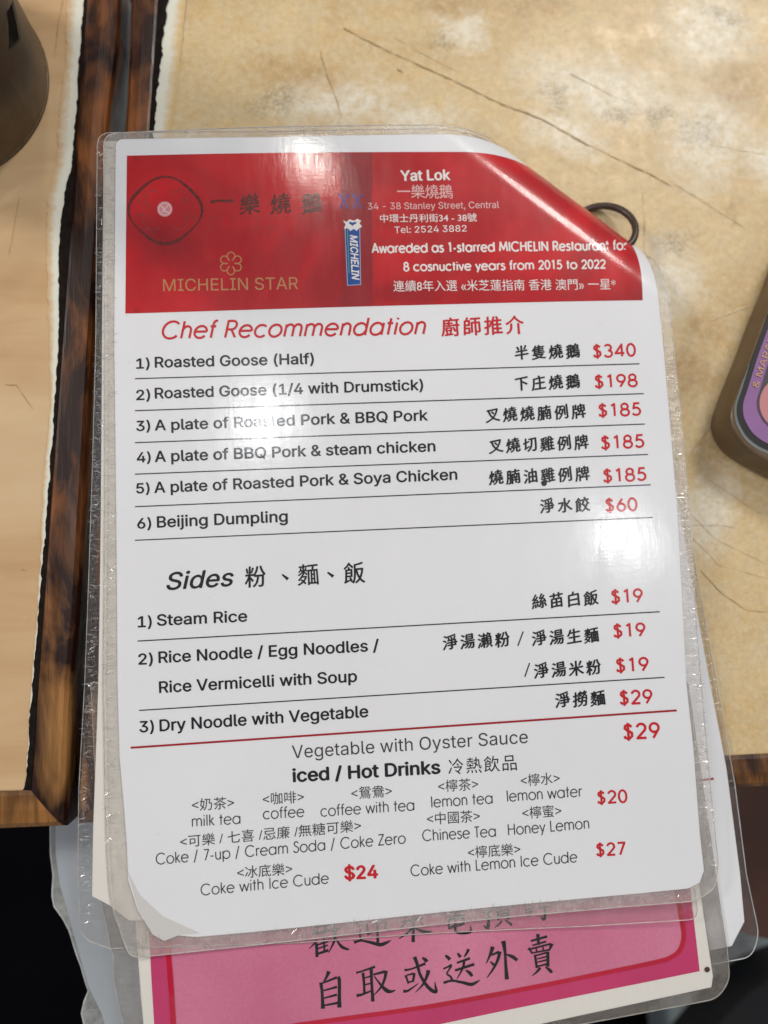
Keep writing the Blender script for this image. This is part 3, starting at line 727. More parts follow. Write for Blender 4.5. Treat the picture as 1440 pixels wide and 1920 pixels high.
def wrinkles(paths, count, mapf, parent, seed, across=.9, ln=(.0012, .0042)):
    """tiny glossy pleats pressed into the sealed plastic"""
    r = random.Random(seed); V = []; F = []
    for path, wd, sgn in paths:
        P = np.array([flat_of(*p) for p in path]); seg = np.linalg.norm(np.diff(P, axis=0), axis=1); cum = np.r_[0, np.cumsum(seg)]
        for _ in range(int(count * cum[-1])):
            t = r.uniform(0, cum[-1]); k = min(len(seg) - 1, int(np.searchsorted(cum, t) - 1)); k = max(k, 0)
            e = (P[k + 1] - P[k]) / seg[k]; nrm = np.array([e[1], -e[0]]) * sgn; q = P[k] + e * (t - cum[k]) + nrm * wd * r.uniform(.08, .9)
            a = r.gauss(0, .35) + (0 if r.random() < across else 1.2); d = nrm * math.cos(a) + e * math.sin(a); w = np.array([-d[1], d[0]]) * r.uniform(.00008, .00022); L_ = r.uniform(*ln) * .5
            pts = mapf(np.array([q - d * L_, q + w, q + d * L_, q - w, q])); pts[4, 2] += r.uniform(.00006, .00018); b = len(V); V += list(pts)
            F += [(b, b + 1, b + 4), (b + 1, b + 2, b + 4), (b + 2, b + 3, b + 4), (b + 3, b, b + 4)]
    o = obj_from('plastic_pleats', V, F, M_pleat, parent); o['kind'] = 'stuff'; return o
def pleat_mat():
    m, nt, nd, lk, p = new_mat('pressed_plastic_pleats'); nd.remove(p)
    gl = N(nt, 'ShaderNodeBsdfGlossy'); gl.inputs['Roughness'].default_value = .18; df = N(nt, 'ShaderNodeBsdfDiffuse'); df.inputs[0].default_value = (.75, .72, .68, 1)
    tr = N(nt, 'ShaderNodeBsdfTransparent'); a = N(nt, 'ShaderNodeMixShader'); a.inputs[0].default_value = .45; lk.new(gl.outputs[0], a.inputs[1]); lk.new(df.outputs[0], a.inputs[2])
    b = N(nt, 'ShaderNodeMixShader'); b.inputs[0].default_value = .45; lk.new(tr.outputs[0], b.inputs[1]); lk.new(a.outputs[0], b.inputs[2]); lk.new(b.outputs[0], nd['Material Output'].inputs[0]); return m
M_pleat = pleat_mat()
wrinkles([([(195, 262), (196, 640), (193, 1280), (199, 1600)], .0042, -1), ([(240, 1785), (480, 1768), (960, 1716), (1300, 1690)], .0040, -1), ([(1345, 1640), (1293, 960), (1262, 640)], .0035, -1)], 1100, bA(.0002), A_obj, 3)

_P = [flat_of(*p) for p in [(238, 1630), (262, 1678), (305, 1718), (376, 1750), (334, 1753), (308, 1762), (286, 1750), (259, 1704)]]
sheet('corner_crease_shade', [tuple(p) for p in _P], paper_mat('crease_shade_paper', (.66, .64, .62)), A_obj, bA(.00006), grid=0)  # crease shade painted as a greyer sheet, without a modelled fold
# header print
hb = flat_of(1205, 563); hl = flat_of(235, 588); ht = flat_of(238, 292)
edge = hb - hl
hr = hl + edge + (ht - hl) * 1.0
header = sheet('header_panel', [tuple(hl), tuple(hb), tuple(hr), tuple(ht)], M_red, A_obj, bA(ZT), roll=True)
f0 = (633 - 235) / 970; f1 = (691 - 235) / 970
sheet('header_band', [tuple(hl + edge * f0 + (ht - hl) * .004), tuple(hl + edge * f1 + (ht - hl) * .004), tuple(ht + edge * f1 - (ht - hl) * .004), tuple(ht + edge * f0 - (ht - hl) * .004)], M_redband, header, bA(ZT + .00001), roll=True)
ZI = ZT + .00003
def line_part(fn, mat, parent=A_obj, name='lettering', z=ZI):
    ink = Ink(layA(z)); fn(ink); return ink.build(name, mat, parent)
def FT(*a, mat=M_black, parent=A_obj, **k): return line_part(lambda i: flat_text(i, *a, **k), mat, parent)
def GT(*a, mat=M_grey_ink, parent=A_obj, **k): return line_part(lambda i: geo_text(i, *a, **k), mat, parent)
def KT(*a, mat=M_black, parent=A_obj, **k): return line_part(lambda i: kai(i, *a, **k), mat, parent)

FT('Yat Lok', 752, 339, 844, 337, 19, off=.05, mat=M_white_ink, parent=header)
KT('一樂燒鵝', 757, 359, 836, 359, 29, off=.0, rise=0, mat=M_softwhite, parent=header)
FT('34 - 38 Stanley Street, Central', 690, 393, 936, 390, 12.5, off=.004, mat=M_softwhite, parent=header)
FT('中環士丹利街34 - 38號', 713, 416, 894, 414, 13.5, off=.010, mat=M_white_ink, parent=header, base=.80)
FT('Tel: 2524 3882', 740, 437, 875, 434, 12, off=.010, mat=M_white_ink, parent=header)
GT('Awareded as 1-starred MICHELIN Restaurant for', 698, 474, 1176, 468, 17, wt=.19, track=.07, mat=M_white_ink, parent=header)
GT('8 cosnuctive years from 2015 to 2022', 757, 508, 1136, 503, 16, wt=.19, track=.07, mat=M_white_ink, parent=header)
FT('連續8年入選 «米芝蓮指南 香港 澳門» 一星*', 738, 545, 1155, 541, 18, off=.002, mat=M_white_ink, parent=header, base=.80)
FT('MICHELIN STAR', 306, 546, 559, 542, 22.5, off=-.008, mat=M_gold, parent=header)
def star(ink):
    c = np.array([433., 494.])
    for k in range(6):
        a = 90 + 60 * k; ca, sa = math.cos(math.radians(a)), math.sin(math.radians(a))
        pts = []
        for t in [-1] + list(np.linspace(-150, 150, 16)) + [1]:
            if t == -1 or t == 1:
                q = a + 30 * (-1 if t == -1 else 1) * .98; p = (6.2 * math.cos(math.radians(q)), 6.2 * math.sin(math.radians(q)))
            else:
                q = a + t * .86; p = (14.2 * ca + 7.0 * math.cos(math.radians(q)), 14.2 * sa + 7.0 * math.sin(math.radians(q)))
            pts.append((c[0] + p[0], c[1] - p[1], 2.1))
        ink.ribbon(pts, sub=False)
line_part(star, M_gold, header, 'flower_emblem')
def badge(ink):
    pts = []
    for i in range(72):
        a = math.radians(i * 5); r = 1 + .045 * math.cos(4 * a) ; pts.append((310 + 66 * r * math.cos(a) * 1.0, 394 - 60 * r * math.sin(a), 4.6 + 1.3 * math.sin(3 * a) + rnd.uniform(-.8, .8)))
    ink.ribbon(pts, closed=True)
line_part(badge, M_brown_ink, header, 'badge_outline')
def disc(cx, cy, r, n=28): return lambda ink: ink.add(np.array([(cx + r * math.cos(2 * math.pi * i / n), cy + r * math.sin(2 * math.pi * i / n)) for i in range(n)]), [tuple(range(n))[::-1]])
line_part(disc(309, 392, 14.5), simple('faded_pink_print', (.62, .22, .26), .5), header, 'badge_centre')
def swirl(ink):
    ink.ribbon([(309 + 11.5 * math.cos(i * .35), 392 + 11.5 * math.sin(i * .35), 2.0) for i in range(18)], closed=True)
    ink.ribbon([(301, 386, 2), (306, 390, 3), (309, 396, 3), (317, 399, 2)]); ink.ribbon([(303, 398, 2), (310, 391, 2), (316, 384, 2)])
line_part(swirl, M_softwhite, header, 'badge_swirl', ZI + .00001)
def marks(ink):
    r = random.Random(4)
    for cx_, cy2 in ((352, 377), (355, 405), (263, 408), (268, 377)):
        for _ in range(5):
            x, y = cx_ + r.uniform(-9, 9), cy2 + r.uniform(-7, 7); ink.ribbon([(x, y, 2.0), (x + r.uniform(-7, 7), y + r.uniform(-6, 6), 1.2)], sub=False)
line_part(marks, simple('faint_brown_ink', (.17, .008, .010), .6), header, 'badge_marks')
line_part(lambda i: (kai(i, '樂燒鵝', 468, 383, 584, 381, 42, off=.018, rise=.12), i.ribbon([(395, 379, 6), (410, 376, 4), (430, 377, 5), (437, 375, 7)])), M_brown_ink, header)
def tiny(ink):
    r = random.Random(8)
    for k in range(13):
        x = 400 + k * 17.0; 
        for yy in (410 - k * .3, 428 - k * .3):
            if r.random() < .7: ink.ribbon([(x, yy - 3, 1.6), (x + r.uniform(-3, 3), yy + 3, 1.6)], sub=False)
def inner_petals(ink):
    for k in range(4):
        a0 = math.pi / 4 + k * math.pi / 2; c = (310 + 34 * math.cos(a0), 394 - 31 * math.sin(a0))
        ink.ribbon([(c[0] + 17 * math.cos(a0 + t), c[1] - 15 * math.sin(a0 + t), 1.5 + .6 * math.sin(5 * t)) for t in np.linspace(-1.7, 1.7, 14)], sub=False)
line_part(inner_petals, simple('faint_maroon_ink', (.27, .006, .010), .6), header, 'badge_petals')
line_part(tiny, simple('faint_brown_ink', (.20, .008, .012), .6), header, 'faint_marks')
def forks(ink):
    for c in (645, 670):
        ink.ribbon([(c - 9, 364, 2.6), (c, 378, 3.0), (c + 8, 391, 3.4)], sub=False); ink.ribbon([(c + 9, 364, 4.2), (c, 377, 2.6), (c - 8, 391, 3.4)], sub=False)
        ink.ribbon([(c - 11, 362, 1.5), (c - 7, 370, 1.5)], sub=False); ink.ribbon([(c - 5, 361, 1.5), (c - 4, 369, 1.5)], sub=False)
line_part(forks, M_violet, header, 'cutlery_symbols')
def quad(pts):
    def f(ink):
        if len(pts) != 4: return ink.add(np.array(pts, float), [tuple(range(len(pts)))[::-1]])
        a, b, c, d = (np.array(p, float) for p in pts); n = 24; V = []
        for i in range(n + 1):
            for j in range(5): u = j / 4; t = i / n; V.append((a * (1 - u) + b * u) * (1 - t) + (d * (1 - u) + c * u) * t)
        ink.add(np.array(V), [(i * 5 + j, (i + 1) * 5 + j, (i + 1) * 5 + j + 1, i * 5 + j + 1) for i in range(n) for j in range(4)])
    return f
line_part(quad([(646, 424), (675, 422), (677, 534), (651, 536)]), simple('pale_blue_border', (.30, .38, .60), .6), header, 'badge_border')
line_part(quad([(647.5, 425.5), (673.5, 423.5), (675.5, 532.5), (652.5, 534.5)]), M_blue, header, 'blue_badge', ZI + .000012)
def mich(ink):
    V, F = glyph_mesh('MICHELIN', 0, .25); lo, hi = V[:, 0].min(), V[:, 0].max()
    a = np.array([656., 441.]); d = np.array([4.0, 84.]); u = np.array([14.0, -.6])
    ink.add(a + np.outer((V[:, 0] - lo) / (hi - lo), d) + np.outer(V[:, 1] / CAP * .98, u), F, 0, V[:, 2])
    for k, (du, dw) in enumerate(((.5, 0), (-.5, 0), (0, .5), (0, -.5))): ink.add(a + np.array([du, dw]) + np.outer((V[:, 0] - lo) / (hi - lo), d) + np.outer(V[:, 1] / CAP * .98, u), F, (k + 1) * 3e-6)
line_part(mich, M_white_ink, header, z=ZI + .000024)
line_part(lambda i: i.ribbon([(651.5, 430, 1.6), (654.5, 512, 1.6)], sub=False), M_green, header, 'badge_stripe', ZI + .00002)
line_part(quad([(643, 413), (650, 416), (655, 411), (664, 414), (670, 410), (677, 414), (674, 419), (679, 425), (673, 428), (669, 433), (663, 429), (657, 433), (652, 428), (645, 429), (648, 421)]), M_white_ink, header, 'worn_white_patch', ZI + .00003)
line_part(lambda i: i.ribbon([(655, 417, 4), (661, 420, 6), (668, 417, 3)], sub=False), M_blue, header, 'worn_blue_patch', ZI + .00004)
for x, y in ((253, 297), (260, 297), (252, 582), (258, 582), (1057, 553), (1063, 553)):
    line_part(lambda i: i.ribbon([(x, y - 4, 1.3), (x, y + 4, 1.3)], sub=False), M_brown_ink, header, 'crop_tick')

GT('Chef Recommendation', 300, 635, 797, 626, 32, wt=.135, shear=.22, track=.07, mat=M_red_ink)
line_part(lambda i: kai(i, '廚師推介', 845, 613, 965, 609, 38, off=.016, rise=.02), M_red_ink)
for n, (y0, y1, x1) in enumerate([(710, 682, 1199), (770, 738, 1207), (830, 795, 1209), (889, 852, 1215), (950, 909, 1220), (1013, 970, 1224)]):
    line_part(lambda i: i.ribbon([(253 + (x1 - 253) * t, y0 + (y1 - y0) * t, 1.9) for t in np.linspace(0, 1, 30)], sub=False), M_black, A_obj, 'ruled_line')
for (x0, y0, x1, y1) in ((258, 1202, 1237, 1147), (261, 1332, 1246, 1270)):
    line_part(lambda i: i.ribbon([(x0 + (x1 - x0) * t, y0 + (y1 - y0) * t, 2.1) for t in np.linspace(0, 1, 30)], sub=False), M_black, A_obj, 'ruled_line')
line_part(lambda i: i.ribbon([(245 + 1024 * t, 1402 - 70 * t, 3.8) for t in np.linspace(0, 1, 30)], sub=False), M_redline, A_obj, 'red_line')

OF = .036
for s, x0, y0, x1, y1, c in [('1)', 256, 691, 280, 690, 18.5), ('Roasted Goose (Half)', 291, 689, 588, 682, 19.5),
        ('2)', 256, 750, 281, 749, 18.5), ('Roasted Goose (1/4 with Drumstick)', 291, 747, 793, 731, 19.5),
        ('3)', 256, 808, 281, 807, 18.5), ('A plate of Roasted Pork & BBQ Pork', 291, 807, 802, 788, 19.5),
        ('4)', 257, 867, 282, 866, 18.5), ('A plate of BBQ Pork & steam chicken', 291, 866, 816, 846, 20),
        ('5)', 256, 925, 280, 924, 18.5), ('A plate of Roasted Pork & Soya Chicken', 290, 924, 857, 899, 20),
        ('6)', 258, 991, 283, 990, 19), ('Beijing Dumpling', 295, 989, 539, 978, 20.5),
        ('1)', 259, 1176, 284, 1175, 20), ('Steam Rice', 295, 1173, 463, 1165, 20.5),
        ('2)', 260, 1246, 286, 1245, 20), ('Rice Noodle / Egg Noodles /', 298, 1243, 710, 1220, 21),
        ('Rice Vermicelli with Soup', 299, 1299, 669, 1278, 21), ('3)', 262, 1373, 288, 1372, 20.5), ('Dry Noodle with Vegetable', 300, 1371, 690, 1344, 21.5)]:
    FT(s, x0, y0, x1, y1, c, off=OF)
FT('Sides', 313, 1106, 438, 1098, 32, off=.026, shear=.22)
line_part(lambda i: kai(i, '粉', 479, 1081, 479, 1081, 44, off=.010, rise=.04), M_black)
line_part(lambda i: (i.ribbon([(529, 1077, 3), (540, 1086, 6)], sub=False), i.ribbon([(614, 1073, 3), (625, 1081, 6)], sub=False)), M_black, A_obj, 'comma_mark')
line_part(lambda i: kai(i, '麵', 578, 1077, 578, 1077, 44, off=.008, rise=.04), M_black)
line_part(lambda i: kai(i, '飯', 664, 1074, 664, 1074, 44, off=.010, rise=.04), M_black)
KS = 29
for s, x0, y0, x1, y1 in [('半隻燒鵝', 978, 661, 1074, 658), ('下庄燒鵝', 978, 719, 1074, 715), ('叉燒燒腩例牌', 924, 778, 1085, 771), ('叉燒切雞例牌', 930, 836, 1090, 829),
        ('燒腩油雞例牌', 930, 895, 1092, 888), ('淨水餃', 1026, 948, 1092, 946), ('絲苗白飯', 1011, 1127, 1108, 1121), ('淨湯瀨粉', 844, 1204, 942, 1199), ('淨湯生麵', 1011, 1196, 1109, 1191),
        ('淨湯米粉', 1015, 1257, 1113, 1251), ('淨撈麵', 1055, 1312, 1121, 1309)]:
    KT(s, x0, y0, x1, y1, KS * (1 + max(0, y0 - 700) * .00010), off=.022, rise=.13)
line_part(lambda i: (i.ribbon([(981, 1184, 2.4), (971, 1211, 2.4)], sub=False), i.ribbon([(993, 1243, 2.4), (984, 1269, 2.4)], sub=False)), M_black, A_obj, 'slash_mark')
line_part(disc(1020, 906, 5.5, 14), M_black, A_obj, 'grime_spot')
for s, x0, y0, x1, y1, c in [('$340', 1112, 670, 1193, 667, 23), ('$198', 1115, 727, 1196, 724, 23), ('$185', 1122, 781, 1203, 778, 23), ('$185', 1127, 842, 1209, 838, 23.5), ('$185', 1131, 904, 1213, 900, 23.5),
        ('$60', 1135, 959, 1196, 957, 23.5), ('$19', 1146, 1131, 1206, 1128, 24), ('$19', 1150, 1195, 1211, 1192, 24), ('$19', 1155, 1260, 1217, 1257, 24.5), ('$29', 1162, 1321, 1224, 1318, 25),
        ('$29', 1169, 1386, 1238, 1383, 28), ('$20', 1120, 1507, 1177, 1504, 23), ('$27', 1118, 1605, 1174, 1602, 23)]:
    GT(s, x0, y0, x1, y1, c, wt=.17, track=.10, mat=M_red_ink)
FT('$24', 647, 1649, 708, 1646, 24, off=.06, mat=M_red_ink)
FT('Vegetable with Oyster Sauce', 548, 1422, 990, 1393, 24, off=-.008, mat=M_grey_ink)
FT('iced / Hot Drinks', 550, 1466, 825, 1450, 24, off=.055, mat=M_black)
KT('冷熱飲品', 855, 1437, 955, 1430, 33, off=.004, rise=0, mat=M_black)
for s, x0, y0, x1, y1 in [('milk tea', 359, 1550, 452, 1544), ('coffee', 493, 1536, 571, 1531), ('coffee with tea', 601, 1531, 778, 1519), ('lemon tea', 808, 1514, 925, 1506), ('lemon water', 950, 1503, 1092, 1493),
        ('Coke / 7-up / Cream Soda / Coke Zero', 292, 1621, 761, 1581), ('Chinese Tea', 792, 1577, 931, 1568), ('Honey Lemon', 952, 1566, 1106, 1553), ('Coke with Ice Cude', 376, 1679, 617, 1656), ('Coke with Lemon Ice Cude', 770, 1643, 1083, 1616)]:
    GT(s, x0, y0, x1, y1, 20.5, wt=.098, track=.055, mat=M_grey_ink)
for s, x0, y0, x1, y1 in [('<奶茶>', 360, 1519, 439, 1514), ('<咖啡>', 493, 1508, 570, 1503), ('<鴛鴦>', 659, 1497, 735, 1492), ('<檸茶>', 822, 1484, 897, 1479), ('<檸水>', 977, 1473, 1050, 1468),
        ('<可樂 / 七喜 /忌廉 /無糖可樂>', 338, 1588, 677, 1557), ('<中國茶>', 801, 1545, 900, 1539), ('<檸蜜>', 980, 1534, 1053, 1529), ('<冰底樂>', 445, 1646, 548, 1638), ('<檸底樂>', 878, 1608, 976, 1601)]:
    FT(s, x0, y0, x1, y1, 20, off=-.004, mat=M_grey_ink, base=.80)

# card right under the top one
E_obj = empty('menu_card', (0, 0, ZA - DN_E), 'second laminated menu, its clear film edge showing left of and below the top menu', 'menu')
bE = lambda dz: (lambda V: bend(V, ZA - DN_E * .0 + dz, dn=DN_E))
E_film = FLAT([(181, 246), (178, 640), (157, 1280), (146, 1480), (144, 1640), (150, 1762), (205, 1781), (560, 1770), (800, 1753), (1100, 1739), (1312, 1726), (1302, 1640), (1285, 1280), (1240, 640), (1232, 565), (1185, 250), (700, 240), (500, 244)], (1255, 850))
E_film = smooth_closed(E_film, [.005, 0, 0, 0, 0, .009, 0, 0, 0, 0, .004, 0, 0, 0, 0, .004, 0, 0])
E_paper = FLAT([(193, 262), (190, 640), (183, 1280), (173, 1560), (171, 1682), (205, 1700), (240, 1728), (480, 1733), (960, 1685), (1280, 1655), (1265, 1280), (1222, 640), (1214, 565), (1180, 262), (700, 260), (500, 262)], (1240, 850))
sheet('paper', E_paper, M_paper_warm, E_obj, bE(0), roll=True)
sheet('film', grow(E_paper, .0003), M_film_old, E_obj, bE(.00015), roll=True)
sheet('film_seal', E_film, M_seal_dark, E_obj, bE(.0001), holes=[grow(E_paper, -.0001)], roll=True)
rim('film_edge', E_film, M_rim, E_obj, bE(.00006), width=.00025)

wrinkles([([(181, 262), (178, 640), (157, 1280), (146, 1500), (146, 1640), (160, 1740)], .0038, -1)], 1400, bE(.0002), E_obj, 5)
def plane_map(z, amp=.00010): return lambda V: np.column_stack([V, z + wave(V[:, 0] + .3, V[:, 1], amp)])
# pink card
C_obj = empty('notice_card', (*xy(800, 1750, Z_C), Z_C), 'pink laminated notice with large black Chinese lettering, poking out at the bottom', 'notice')
C_paper = PXZ([(262, 1770), (258, 1790), (264, 1870), (275, 2120), (760, 2050), (760, 1945), (1336, 1853), (1333, 1800), (1318, 1690), (1275, 1300), (300, 1300)], Z_C)
C_paper = PXZ([(225, 1300), (250, 1690), (258, 1790), (264, 1870), (284, 2085), (1042, 1914), (1334, 1851), (1337, 1830), (1316, 1690), (1262, 1300)], Z_C)
C_film = smooth_closed(PXZ([(170, 1280), (190, 1690), (212, 1790), (216, 1850), (232, 1920), (256, 2110), (1000, 1938), (1345, 1873), (1369, 1838), (1364, 1780), (1350, 1690), (1290, 1280)], Z_C), [0, 0, 0, 0, 0, .004, 0, .004, .004, 0, 0, 0])
sheet('paper', C_paper, M_paper_warm, C_obj, plane_map(Z_C), grid=.02)
sheet('film', grow(C_paper, .0003), M_film_old, C_obj, plane_map(Z_C + .0003), grid=.02)
sheet('film_seal', C_film, M_seal_grey, C_obj, plane_map(Z_C + .00015), holes=[grow(C_paper, -.0001)], grid=.02)
rim('film_edge', C_film, M_rim, C_obj, plane_map(Z_C + .0001))
pm = lambda dz: flat_lay(Z_C + dz)
def c_part(fn, mat, name, z):
    ink = Ink(pm(z)); fn(ink); return ink.build(name, mat, C_obj)
sheet('pink_panel', PXZ([(262, 1500), (280, 1760), (284, 1840), (296, 2030), (960, 1892), (1312, 1821), (1297, 1690), (1275, 1500)], Z_C), M_rose, C_obj, plane_map(Z_C + .00006), grid=.02)
inner = [(300, 1500), (315, 1790), (322, 1900), (328, 1960), (560, 1921), (800, 1886), (1100, 1832), (1250, 1799)] + [(1270, 1790), (1281, 1775), (1283, 1757), (1281, 1735), (1273, 1690), (1250, 1500)]
sheet('pink_field', PXZ(inner, Z_C), M_pink, C_obj, plane_map(Z_C + .00009), grid=.02)
c_part(lambda i: (i.ribbon([(300, 1500, 9), (309, 1690, 9), (315, 1780, 10), (320, 1840, 10), (328, 1965, 10)])), M_crimson, 'border_line', .00021)
c_part(lambda i: i.ribbon([(328, 1962, 9), (560, 1922, 9), (800, 1888, 8.5), (1000, 1851, 8.5), (1100, 1831, 8.5), (1230, 1804, 8.5), (1258, 1795, 8.5), (1275, 1781, 8.5), (1282, 1757, 8.5), (1279, 1730, 8.5), (1272, 1690, 8.5), (1262, 1640, 8)]), M_crimson, 'border_line', .000205)
def big(strokes, ox, oy=1680, k=4.8, fat=1.0):
    def f(ink):
        for st in strokes: ink.ribbon([(ox + x / k, oy + y / k, (w * 1.22 + 1) / k * fat) for x, y, w in st])
    return f
TOP = [ # 歡 迎 來
 [[(165, 395, 14), (140, 430, 12), (92, 476, 3)], [(160, 425, 22), (163, 500, 20), (165, 550, 22)], [(172, 440, 10), (265, 408, 14)], [(172, 474, 10), (262, 442, 12)], [(172, 520, 16), (268, 488, 20)], [(226, 385, 14), (232, 500, 12)],
  [(125, 345, 16), (290, 305, 16)], [(140, 285, 12), (290, 250, 14)], [(165, 250, 12), (168, 345, 12)], [(235, 240, 12), (240, 330, 12)], [(140, 300, 12), (150, 350, 12)], [(325, 250, 16), (328, 330, 18), (322, 400, 18), (270, 512, 4)], [(335, 385, 8), (385, 455, 22), (445, 480, 14), (450, 475, 4)], [(300, 320, 12), (372, 292, 14)]],
 [[(560, 300, 14), (548, 345, 12), (565, 400, 16)], [(498, 418, 22), (560, 402, 14), (640, 416, 20), (730, 438, 26), (790, 420, 20), (832, 398, 4)], [(615, 250, 16), (622, 340, 18), (655, 335, 6)], [(700, 250, 10), (780, 235, 16), (775, 300, 18)], [(705, 240, 16), (710, 330, 18), (712, 418, 20)], [(520, 240, 12), (555, 275, 24)]],
 [[(1030, 180, 18), (1032, 300, 20), (1030, 415, 24)], [(1020, 290, 18), (970, 340, 14), (900, 386, 4)], [(1045, 290, 8), (1120, 318, 24), (1200, 322, 6)], [(930, 235, 12), (1130, 200, 14)], [(960, 240, 14), (920, 290, 8)], [(1090, 225, 10), (1120, 262, 18)]]]
TOP2 = [ # 電 預 訂
 [[(190, 288, 20), (320, 258, 16)], [(180, 150, 12), (340, 128, 14)], [(175, 190, 12), (345, 168, 14)], [(200, 210, 14), (335, 196, 14)], [(200, 210, 14), (205, 290, 14)], [(335, 196, 14), (330, 260, 16)], [(258, 130, 14), (260, 250, 16), (262, 318, 20), (320, 332, 22), (392, 322, 22), (398, 290, 10), (392, 262, 4)]],
 [[(512, 262, 6), (548, 292, 24), (556, 200, 20), (550, 130, 16)], [(500, 150, 12), (590, 130, 14)], [(612, 286, 4), (650, 255, 14), (678, 222, 14)], [(705, 215, 8), (740, 240, 16), (768, 262, 20)], [(620, 140, 12), (745, 118, 14)], [(640, 165, 12), (730, 150, 12)], [(640, 190, 12), (730, 178, 12)], [(640, 140, 14), (645, 215, 14)], [(732, 130, 16), (735, 210, 16)]],
 [[(885, 125, 12), (965, 108, 14)], [(890, 150, 12), (960, 138, 12)], [(900, 175, 14), (950, 168, 14)], [(1000, 112, 12), (1110, 92, 14)], [(1062, 100, 18), (1065, 170, 18), (1055, 212, 20), (1020, 182, 4)]]]
ROW2 = [
 [[(272, 678, 30), (255, 720, 20), (226, 775, 12)], [(200, 778, 26), (210, 860, 20), (216, 960, 24), (218, 1015, 30)], [(205, 788, 12), (345, 732, 18)], [(352, 728, 26), (366, 760, 24), (366, 900, 24), (366, 1004, 32)], [(222, 852, 10), (345, 818, 18)], [(225, 920, 10), (345, 888, 18)], [(225, 986, 12), (350, 962, 18)]],
 [[(518, 690, 18), (560, 680, 12), (688, 636, 18)], [(578, 690, 22), (588, 780, 18), (592, 880, 18)], [(592, 738, 10), (648, 722, 12)], [(592, 800, 10), (648, 786, 12)], [(520, 895, 24), (560, 890, 18), (650, 855, 12)], [(652, 655, 24), (658, 800, 20), (668, 950, 26)], [(672, 708, 14), (775, 680, 20)], [(786, 672, 26), (778, 730, 20), (745, 815, 16), (672, 898, 4)], [(680, 722, 8), (735, 795, 16), (790, 850, 30), (830, 860, 22), (872, 848, 5)]],
 [[(952, 668, 18), (1020, 655, 12), (1140, 608, 20)], [(962, 712, 18), (975, 750, 14), (990, 788, 16)], [(975, 712, 10), (1038, 698, 16)], [(1042, 694, 18), (1030, 765, 16)], [(988, 776, 10), (1036, 766, 12)], [(942, 855, 24), (985, 852, 16), (1078, 786, 5)], [(1042, 548, 28), (1066, 610, 22), (1090, 700, 20), (1140, 790, 22), (1195, 848, 26), (1238, 862, 22), (1232, 820, 14), (1226, 772, 4)], [(1168, 668, 30), (1155, 720, 22), (1115, 800, 14), (1050, 868, 4)], [(1112, 556, 12), (1135, 570, 24), (1155, 592, 26)]]]
ROW3 = [
 [[(168, 535, 14), (190, 552, 22), (210, 572, 26)], [(150, 656, 12), (190, 638, 12), (226, 620, 18)], [(222, 628, 16), (200, 665, 10), (182, 700, 12), (215, 725, 14), (230, 758, 16)], [(152, 782, 18), (225, 762, 16), (320, 778, 20), (398, 796, 24), (440, 780, 18), (480, 756, 4)], [(278, 515, 14), (305, 550, 24)], [(378, 478, 22), (360, 515, 16), (338, 548, 8)], [(272, 602, 14), (390, 560, 18)], [(255, 670, 16), (428, 614, 20)], [(338, 580, 18), (325, 650, 16), (272, 748, 4)], [(350, 668, 8), (385, 690, 24), (410, 722, 20)]],
 [[(595, 456, 30), (575, 520, 20), (536, 608, 4)], [(585, 532, 12), (650, 502, 18)], [(658, 500, 26), (642, 570, 20), (600, 655, 16), (542, 738, 4)], [(572, 590, 8), (605, 620, 20)], [(690, 405, 34), (705, 500, 20), (712, 620, 20), (722, 750, 30)], [(715, 525, 10), (770, 545, 24), (815, 578, 22)]],
 [[(1000, 342, 26), (1008, 440, 18)], [(938, 405, 14), (1085, 364, 18)], [(950, 445, 10), (1075, 410, 14)], [(915, 470, 20), (935, 490, 14), (948, 518, 14)], [(930, 478, 12), (1110, 432, 14)], [(1128, 428, 26), (1105, 486, 12)], [(945, 514, 10), (1112, 482, 12)], [(985, 468, 10), (992, 505, 10)], [(1045, 452, 10), (1050, 490, 10)], [(975, 528, 18), (985, 600, 16), (992, 648, 18)], [(985, 535, 10), (1085, 508, 14)], [(1090, 500, 22), (1092, 580, 20), (1090, 635, 24)], [(995, 566, 8), (1080, 545, 12)], [(995, 596, 8), (1080, 575, 12)], [(998, 634, 10), (1085, 612, 14)], [(1022, 645, 20), (990, 685, 14), (948, 718, 4)], [(1070, 638, 8), (1105, 665, 22), (1128, 690, 18)]]]
for grp, ox in ((TOP, 560), (TOP2, 800), (ROW2, 560), (ROW3, 800)):
    for st in grp: c_part(big(st, ox), M_black, 'lettering', .00022)
# burn mark
c_part(disc(1326, 1818, 5.2, 12), simple('burn_brown', (.06, .02, .006), .5), 'burn_mark', .00024)

# white card behind on the right
B_obj = empty('menu_card', (*xy(1200, 1500, Z_B), Z_B), 'white menu fanned out at the right with a red dash and glossy film corner', 'menu')
B_paper = smooth_closed(PXZ([(260, 560), (370, 1820), (1180, 1815), (1372, 1774), (1396, 1728), (1388, 1640), (1362, 1440), (1331, 1280), (1300, 1110), (1222, 640), (1210, 560)], Z_B), 0)
B_film = smooth_closed(PXZ([(230, 540), (340, 1850), (1180, 1835), (1366, 1803), (1410, 1795), (1424, 1752), (1400, 1640), (1378, 1470), (1344, 1280), (1310, 1100), (1235, 640), (1222, 540)], Z_B), [0, 0, 0, .004, .004, .004, 0, 0, 0, 0, 0, .004])
sheet('paper', B_paper, M_paper, B_obj, plane_map(Z_B), grid=.02)
sheet('film', grow(B_paper, .0003), M_film, B_obj, plane_map(Z_B + .0002), grid=.02)
sheet('film_seal', B_film, M_seal_dark, B_obj, plane_map(Z_B + .0001), holes=[grow(B_paper, -.0001)], grid=.02)
rim('film_edge', B_film, M_rim_cool, B_obj, plane_map(Z_B + .0001))
